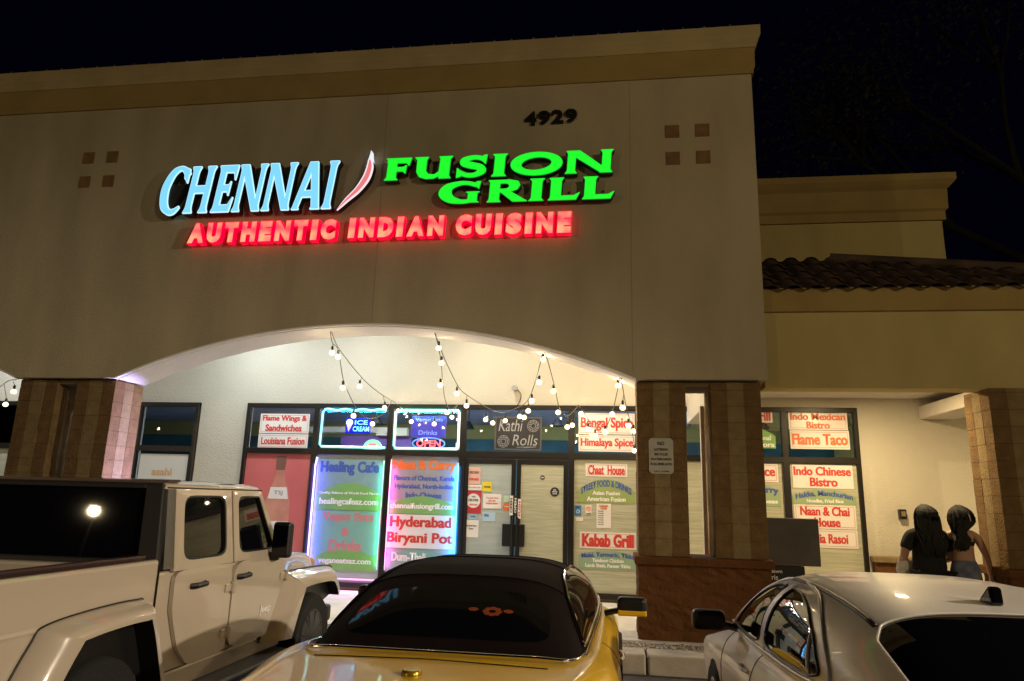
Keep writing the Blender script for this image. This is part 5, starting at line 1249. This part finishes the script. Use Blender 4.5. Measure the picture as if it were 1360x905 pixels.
for s in (-1, 1):
    for nm, pl in (('front_window', [(-3.70, .985), (-4.57, 1.015), (-4.57, 1.335), (-4.40, 1.325), (-4.20, 1.27), (-3.95, 1.15)]), ('rear_side_window', [(-4.68, 1.02), (-5.50, 1.055), (-5.60, 1.085), (-5.42, 1.20), (-5.15, 1.285), (-4.9, 1.325), (-4.68, 1.335)])):
        mb, edge = hs.patch(pl, 'side', sl_, sgn=s, off=.004); mb.build(nm, CARGLASS, sed, smooth=True)
        MB().tube(edge, .006, 6, closed=True).build('window_trim', BLACK, sed)
    fr_ = [(-3.62, .97), (-3.93, 1.185), (-4.18, 1.30), (-4.40, 1.355), (-4.65, 1.368), (-4.95, 1.355), (-5.2, 1.315), (-5.48, 1.225), (-5.70, 1.085), (-5.52, 1.035), (-4.6, .995), (-3.8, .965)]
    c = catmull(fr_, 6, True); MB().tube([hs.map(p[0], p[1], 'side', .006, s, sl_) for p in c], .010, 6, closed=True).build('window_frame', FRM, sed, smooth=True)
    mb, edge = hs.patch([(-4.58, 1.0), (-4.67, 1.0), (-4.67, 1.35), (-4.58, 1.35)], 'side', sl_, sgn=s, off=.010, rings=4); mb.build('door_pillar', FRM, sed, smooth=True)
    MB().tube([hs.map(-5.36-.12*(1-(z-1.05)/.17), z, 'side', .006, s, sl_) for z in np.linspace(1.05, 1.22, 6)], .009, 6).build('quarter_bar', FRM, sed, smooth=True)
    pts = [hs.map(s*x, y, 'top', .002, 1, sl_) for y, x in zip(np.linspace(-4.15, -5.70, 20), np.linspace(.575, .565, 20))]
    MB().tube(pts, .013, 6).build('roof_moulding', BLACK, sed, smooth=True)
    mr = MB().box(-.11, .11, -.055, .055, -.065, .065).build('mirror', BLACK, sed, (s*1.0, SY(-3.80), 1.02), bevel=.035, seg=3)
    MB().tube([(-s*.08, .0, -.02), (-s*.22, .02, -.055)], .026, 8).build('mirror_arm', BLACK, mr)
    MB().box(*sorted((s*.35, s*.80)), SY(-7.075), SY(-7.02), .86, .92).build('tail_light', mat('tail_lens', (.45, .01, .01)), sed, bevel=.01)
    for y in (-3.62, -4.62, -5.52): side_seam(SB, y, sl_, s, sed)
    MB().tube([(s*.886, SY(-4.35), .855), (s*.91, SY(-4.40), .855), (s*.908, SY(-4.50), .86), (s*.886, SY(-4.55), .86)], .012, 6).build('door_handle', SIL, sed)
fin = [(-.065, 0), (.07, 0), (.035, .03), (-.03, .078), (-.055, .078)]
MB().prism([(y, z) for y, z in fin], 'x', -.026, .026).build('roof_fin', CARGLASS, sed, (0, SY(-5.47), hs.T(0, -5.47)-.006), bevel=.014, seg=3)
# ================================================================== PEOPLE
def skin(name, verts, edges, m, parent, root='pelvis', sub=2):
    names = list(verts); me = bpy.data.meshes.new(name)
    me.from_pydata([verts[n][:3] for n in names], [(names.index(a), names.index(b)) for a, b in edges], [])
    o = mesh_obj(name, me, m, parent)
    o.modifiers.new('skin', 'SKIN').use_smooth_shade = True
    for i, n in enumerate(names):
        r = verts[n][3]; r = r if isinstance(r, tuple) else (r, r)
        me.skin_vertices[0].data[i].radius = r; me.skin_vertices[0].data[i].use_root = (n == root)
    s = o.modifiers.new('s', 'SUBSURF'); s.levels = sub; s.render_levels = sub
    nm = baked(o); o.modifiers.clear(); o.data = nm
    if not nm.materials: nm.materials.append(m)
    nm.shade_smooth(); return o
def hand(V, E, w, d, side, pre):
    """palm, four bent fingers and a thumb from wrist w pointing along d"""
    d = Vector(d).normalized(); a = d.cross(Vector((0, 0, 1))).normalized() if abs(d.z) < .9 else Vector((0, 1, 0)); w = Vector(w)
    cur = Vector((side*-.35, 0, 0))
    V[pre+'palm'] = (*(w+d*.055), .030); E.append((pre+'wrist', pre+'palm'))
    for i, (o, ln) in enumerate(((-.028, .058), (-.010, .070), (.010, .075), (.028, .066))):
        k = w+d*.085+a*o; V[pre+f'k{i}'] = (*k, .0105); E.append((pre+'palm', pre+f'k{i}'))
        m_ = k+(d+cur*.4).normalized()*ln*.55; V[pre+f'm{i}'] = (*m_, .009); E.append((pre+f'k{i}', pre+f'm{i}'))
        t = m_+(d+cur*1.6).normalized()*ln*.45; V[pre+f't{i}'] = (*t, .0075); E.append((pre+f'm{i}', pre+f't{i}'))
    k = w+d*.03+a*.035; V[pre+'th0'] = (*k, .013); E.append((pre+'palm', pre+'th0'))
    t = k+(d*.7+a*.7).normalized()*.045; V[pre+'th1'] = (*t, .010); E.append((pre+'th0', pre+'th1'))
def person(label, loc, rz, arms, girth, skin_m, hgt=1.0):
    t = tag(empty('person', loc, rz), label, 'person'); t.scale = (hgt,)*3
    g = girth
    V = {'pelvis': (0, 0, .87, (.155*g, .12*g)), 'waist': (0, .0, 1.02, (.135*g, .10*g)), 'chest': (0, .0, 1.20, (.15*g, .11*g)), 'collar': (0, -.005, 1.32, (.085, .07)), 'neck': (0, .005, 1.385, .052),
         'jaw': (0, .03, 1.44, .068), 'head': (0, .02, 1.505, .090), 'crown': (0, .01, 1.555, .066), 'nose': (0, .118, 1.485, .014)}
    E = [('pelvis', 'waist'), ('waist', 'chest'), ('chest', 'collar'), ('collar', 'neck'), ('neck', 'jaw'), ('jaw', 'head'), ('head', 'crown'), ('head', 'nose')]
    for s, n in ((-1, 'L'), (1, 'R')):
        V[n+'ear'] = (s*.088, .005, 1.49, .014); E.append(('head', n+'ear'))
        V[n+'hip'] = (s*.09*g, 0, .80, .095*g); V[n+'knee'] = (s*.10, .02, .47, .060*g); V[n+'calf'] = (s*.10, -.01, .32, .055*g); V[n+'ankle'] = (s*.10, -.03, .09, .040); V[n+'toe'] = (s*.115, .11, .035, .030)
        E += [('pelvis', n+'hip'), (n+'hip', n+'knee'), (n+'knee', n+'calf'), (n+'calf', n+'ankle'), (n+'ankle', n+'toe')]
        sh, up, el, wr = arms[n]
        V[n+'sh'] = (*sh, .062*g); V[n+'up'] = (*up, .050*g); V[n+'el'] = (*el, .040*g); V[n+'fore'] = (*(Vector(el).lerp(Vector(wr), .35)), .038*g); V[n+'wrist'] = (*wr, .025)
        E += [('collar', n+'sh'), (n+'sh', n+'up'), (n+'up', n+'el'), (n+'el', n+'fore'), (n+'fore', n+'wrist')]
        hand(V, E, wr, Vector(wr)-Vector(el), s, n)
    skin('body', V, E, skin_m, t, sub=2)
    for s in (-1, 1): MB().sphere((s*.034, .102, 1.515), .012, 8).build('eye', WHITE_INK, t, smooth=True)
    MB().box(-.024, .024, .098, .106, 1.437, 1.446).build('mouth', mat('lips', (.35, .10, .09), .5), t, bevel=.003)
    return t, V
SKIN1 = mat('skin_tone', (.36, .20, .13), .55); CLOTH = mat('black_cloth', (.007, .007, .009), .9, bump=.8, bscale=9)
HAIR = mat('black_hair', (.006, .005, .004), .7, bump=.6, bscale=70)
DENIM = mat('denim_blue', (.13, .15, .22), .9, bump=.3, bscale=250, var=.25, vscale=14)
armsA = {'L': ((-.185, 0, 1.28), (-.255, -.01, 1.16), (-.29, -.01, 1.03), (-.25, .17, .98)), 'R': ((.185, 0, 1.28), (.25, 0, 1.15), (.275, .02, 1.02), (.24, .20, .97))}
p1, V = person('person with long black hair in a black short sleeved top carrying a pale bag', (3.46, .42, .15), R(4), armsA, 1.16, SKIN1)
skin('shirt', {'pelvis': (0, 0, .72, (.225, .17)), 'waist': (0, 0, 1.0, (.20, .15)), 'chest': (0, 0, 1.20, (.19, .14)), 'collar': (0, -.005, 1.31, (.11, .085)), 'Ls': (-.19, 0, 1.28, .085), 'Lu': (-.275, -.01, 1.09, .074), 'Rs': (.19, 0, 1.28, .085), 'Ru': (.268, 0, 1.09, .074)},
     [('pelvis', 'waist'), ('waist', 'chest'), ('chest', 'collar'), ('collar', 'Ls'), ('Ls', 'Lu'), ('collar', 'Rs'), ('Rs', 'Ru')], CLOTH, p1)
tr = {'pelvis': (0, 0, .86, (.19, .15))}; te = []
for s, n in ((-1, 'L'), (1, 'R')): tr.update({n+'h': (s*.105, 0, .78, .125), n+'k': (s*.105, .02, .46, .085), n+'a': (s*.105, -.02, .12, .07)}); te += [('pelvis', n+'h'), (n+'h', n+'k'), (n+'k', n+'a')]
skin('trousers', tr, te, CLOTH, p1)
skin('hair', {'pelvis': (0, -.005, 1.55, .105), 'b': (0, -.03, 1.47, .135), 'c': (0, -.065, 1.37, (.128, .085)), 'd': (0, -.085, 1.24, (.12, .06)), 'e': (0, -.095, 1.12, (.08, .04))}, [('pelvis', 'b'), ('b', 'c'), ('c', 'd'), ('d', 'e')], HAIR, p1)
armsB = {'L': ((-.15, 0, 1.29), (-.19, .02, 1.16), (-.20, .05, 1.03), (-.15, .22, .98)), 'R': ((.16, 0, 1.295), (.215, -.02, 1.15), (.25, -.03, 1.02), (.295, .04, .82))}
p2, V = person('person with long black hair in a black tube top and blue shorts with bare shoulders', (3.84, .40, .15), R(-3), armsB, .90, mat('skin_tone_warm', (.42, .24, .15), .5))
skin('tube_top', {'pelvis': (0, 0, 1.145, (.135, .105)), 'b': (0, .0, 1.21, (.148, .114)), 'c': (0, 0, 1.255, (.148, .113))}, [('pelvis', 'b'), ('b', 'c')], CLOTH, p2)
tr = {'pelvis': (0, 0, .90, (.15, .12)), 'w': (0, 0, 1.09, (.134, .106))}; te = [('pelvis', 'w')]
for s, n in ((-1, 'L'), (1, 'R')): tr.update({n+'h': (s*.085, 0, .79, .105), n+'k': (s*.095, .005, .64, .10)}); te += [('pelvis', n+'h'), (n+'h', n+'k')]
skin('shorts', tr, te, DENIM, p2)
skin('hair', {'pelvis': (0, -.005, 1.55, .10), 'b': (0, -.025, 1.47, .125), 'c': (-.03, -.06, 1.38, (.10, .075)), 'd': (-.055, -.085, 1.27, (.06, .045)), 'e': (-.065, -.10, 1.14, (.04, .03))}, [('pelvis', 'b'), ('b', 'c'), ('c', 'd'), ('d', 'e')], HAIR, p2)
def strands(parent, w0, length, seed, cx=0.):
    rg = random.Random(seed); mb = MB()
    for i in range(90):
        a = rg.uniform(-1.25, 1.25); L = length*rg.uniform(.75, 1.05); k = rg.uniform(.98, 1.08)
        pts = [(.02*math.sin(a), .0, 1.655-.01), (.118*math.sin(a)*k, -.10*math.cos(a)*k, 1.58), (.148*math.sin(a)*k, -.155*math.cos(a)*k+.0, 1.46)]
        x = w0*math.sin(a)*k+cx+rg.uniform(-.02, .02)
        pts += [(x, -.16*max(.35, math.cos(a))-.01, 1.34), (x*.95+rg.uniform(-.02, .02), -.155-.02*rg.random(), 1.34-L*.5), (x*.8+cx+rg.uniform(-.025, .025), -.15-.02*rg.random(), 1.34-L)]
        mb.tube([tuple(p) for p in catmull(pts, 3)], [.011]*13+[.008, .006, .002], 4)
    mb.build('hair_strands', HAIR, parent, smooth=True)
strands(p1, .135, .30, 3); strands(p2, .065, .22, 4, -.05)
BAG = mat('pale_bag', (.55, .50, .42), .7, bump=.5, bscale=25, var=.15, vscale=9)
def bag(label, loc, w, h, seed):
    t = tag(empty('carrier_bag', loc), label, 'bag', None); rg = random.Random(seed); mb = MB(); rows = []
    for k in range(9):
        f = k/8; hw = w*(.30+.70*math.sin(math.pi*(.18+.62*f))); hd = hw*.45
        rows.append([((hw*math.cos(a)*(1+rg.uniform(-.09, .09))), hd*math.sin(a)*(1+rg.uniform(-.15, .15)), -h*f) for a in np.linspace(0, 2*math.pi, 22, endpoint=False)])
    V = mb.grid(rows, True); mb.b.faces.new(V[-1]); mb.build('bag_body', BAG, t, smooth=50)
    for s in (-.4, .4): MB().tube([tuple(p) for p in catmull([(-w*.25, s*w*.2, 0), (-w*.12, s*w*.1, .07), (w*.12, s*w*.1, .07), (w*.25, s*w*.2, 0)], 5)], .008, 5).build('bag_handle', BAG, t)
    return t
bag('crumpled pale carrier bag at the elbow of the black dressed woman', (3.22, .50, 1.125), .12, .40, 2)
bag('small pale bag hanging beside the blue shorts near the pillar', (4.16, .42, .93), .075, .24, 5)

# ================================================================== TREE BEHIND THE WING
tree = tag(empty('tree', (11.6, 8.2, -.1)), 'dark loose crowned tree rising behind the tiled wing at top right', 'tree')
BARK = mat('bark', (.007, .006, .005), .9, bump=.6, bscale=12); LEAF = mat('leaf_dark', (.014, .018, .008), .9, var=.4, vscale=.6)
rg = random.Random(11); tips = []; tb = MB()
def limb(p, d, ln, r, lv):
    q = p+d*ln; m_ = p+d*ln*.5+Vector((rg.uniform(-.2, .2), rg.uniform(-.2, .2), 0))*ln*.3
    tb.tube([p, m_, q], [r, r*.8, r*.62], 7)
    if lv == 0: tips.append(q); return
    for _ in range(3 if lv > 1 else 4):
        nd = (d+Vector((rg.uniform(-.9, .9), rg.uniform(-.9, .9), rg.uniform(-.25, .6)))).normalized(); limb(q, nd, ln*rg.uniform(.6, .8), r*.58, lv-1)
limb(Vector((0, 0, 0)), Vector((0, 0, 1)), 6.2, .28, 3)
tb.build('trunk', BARK, tree, smooth=40)
lf = MB()
for q in tips:
    for _ in range(260):
        c = q+Vector((rg.gauss(0, .9), rg.gauss(0, .9), rg.gauss(.1, .7))); n_ = Vector((rg.uniform(-1, 1), rg.uniform(-1, 1), rg.uniform(-1, 1))).normalized()
        a = n_.orthogonal().normalized()*rg.uniform(.05, .10); b_ = n_.cross(a)*rg.uniform(.5, .9)
        lf.quad(c-a, c+b_*.6, c+a, c-b_*.6)
lf.build('crown', LEAF, tree)
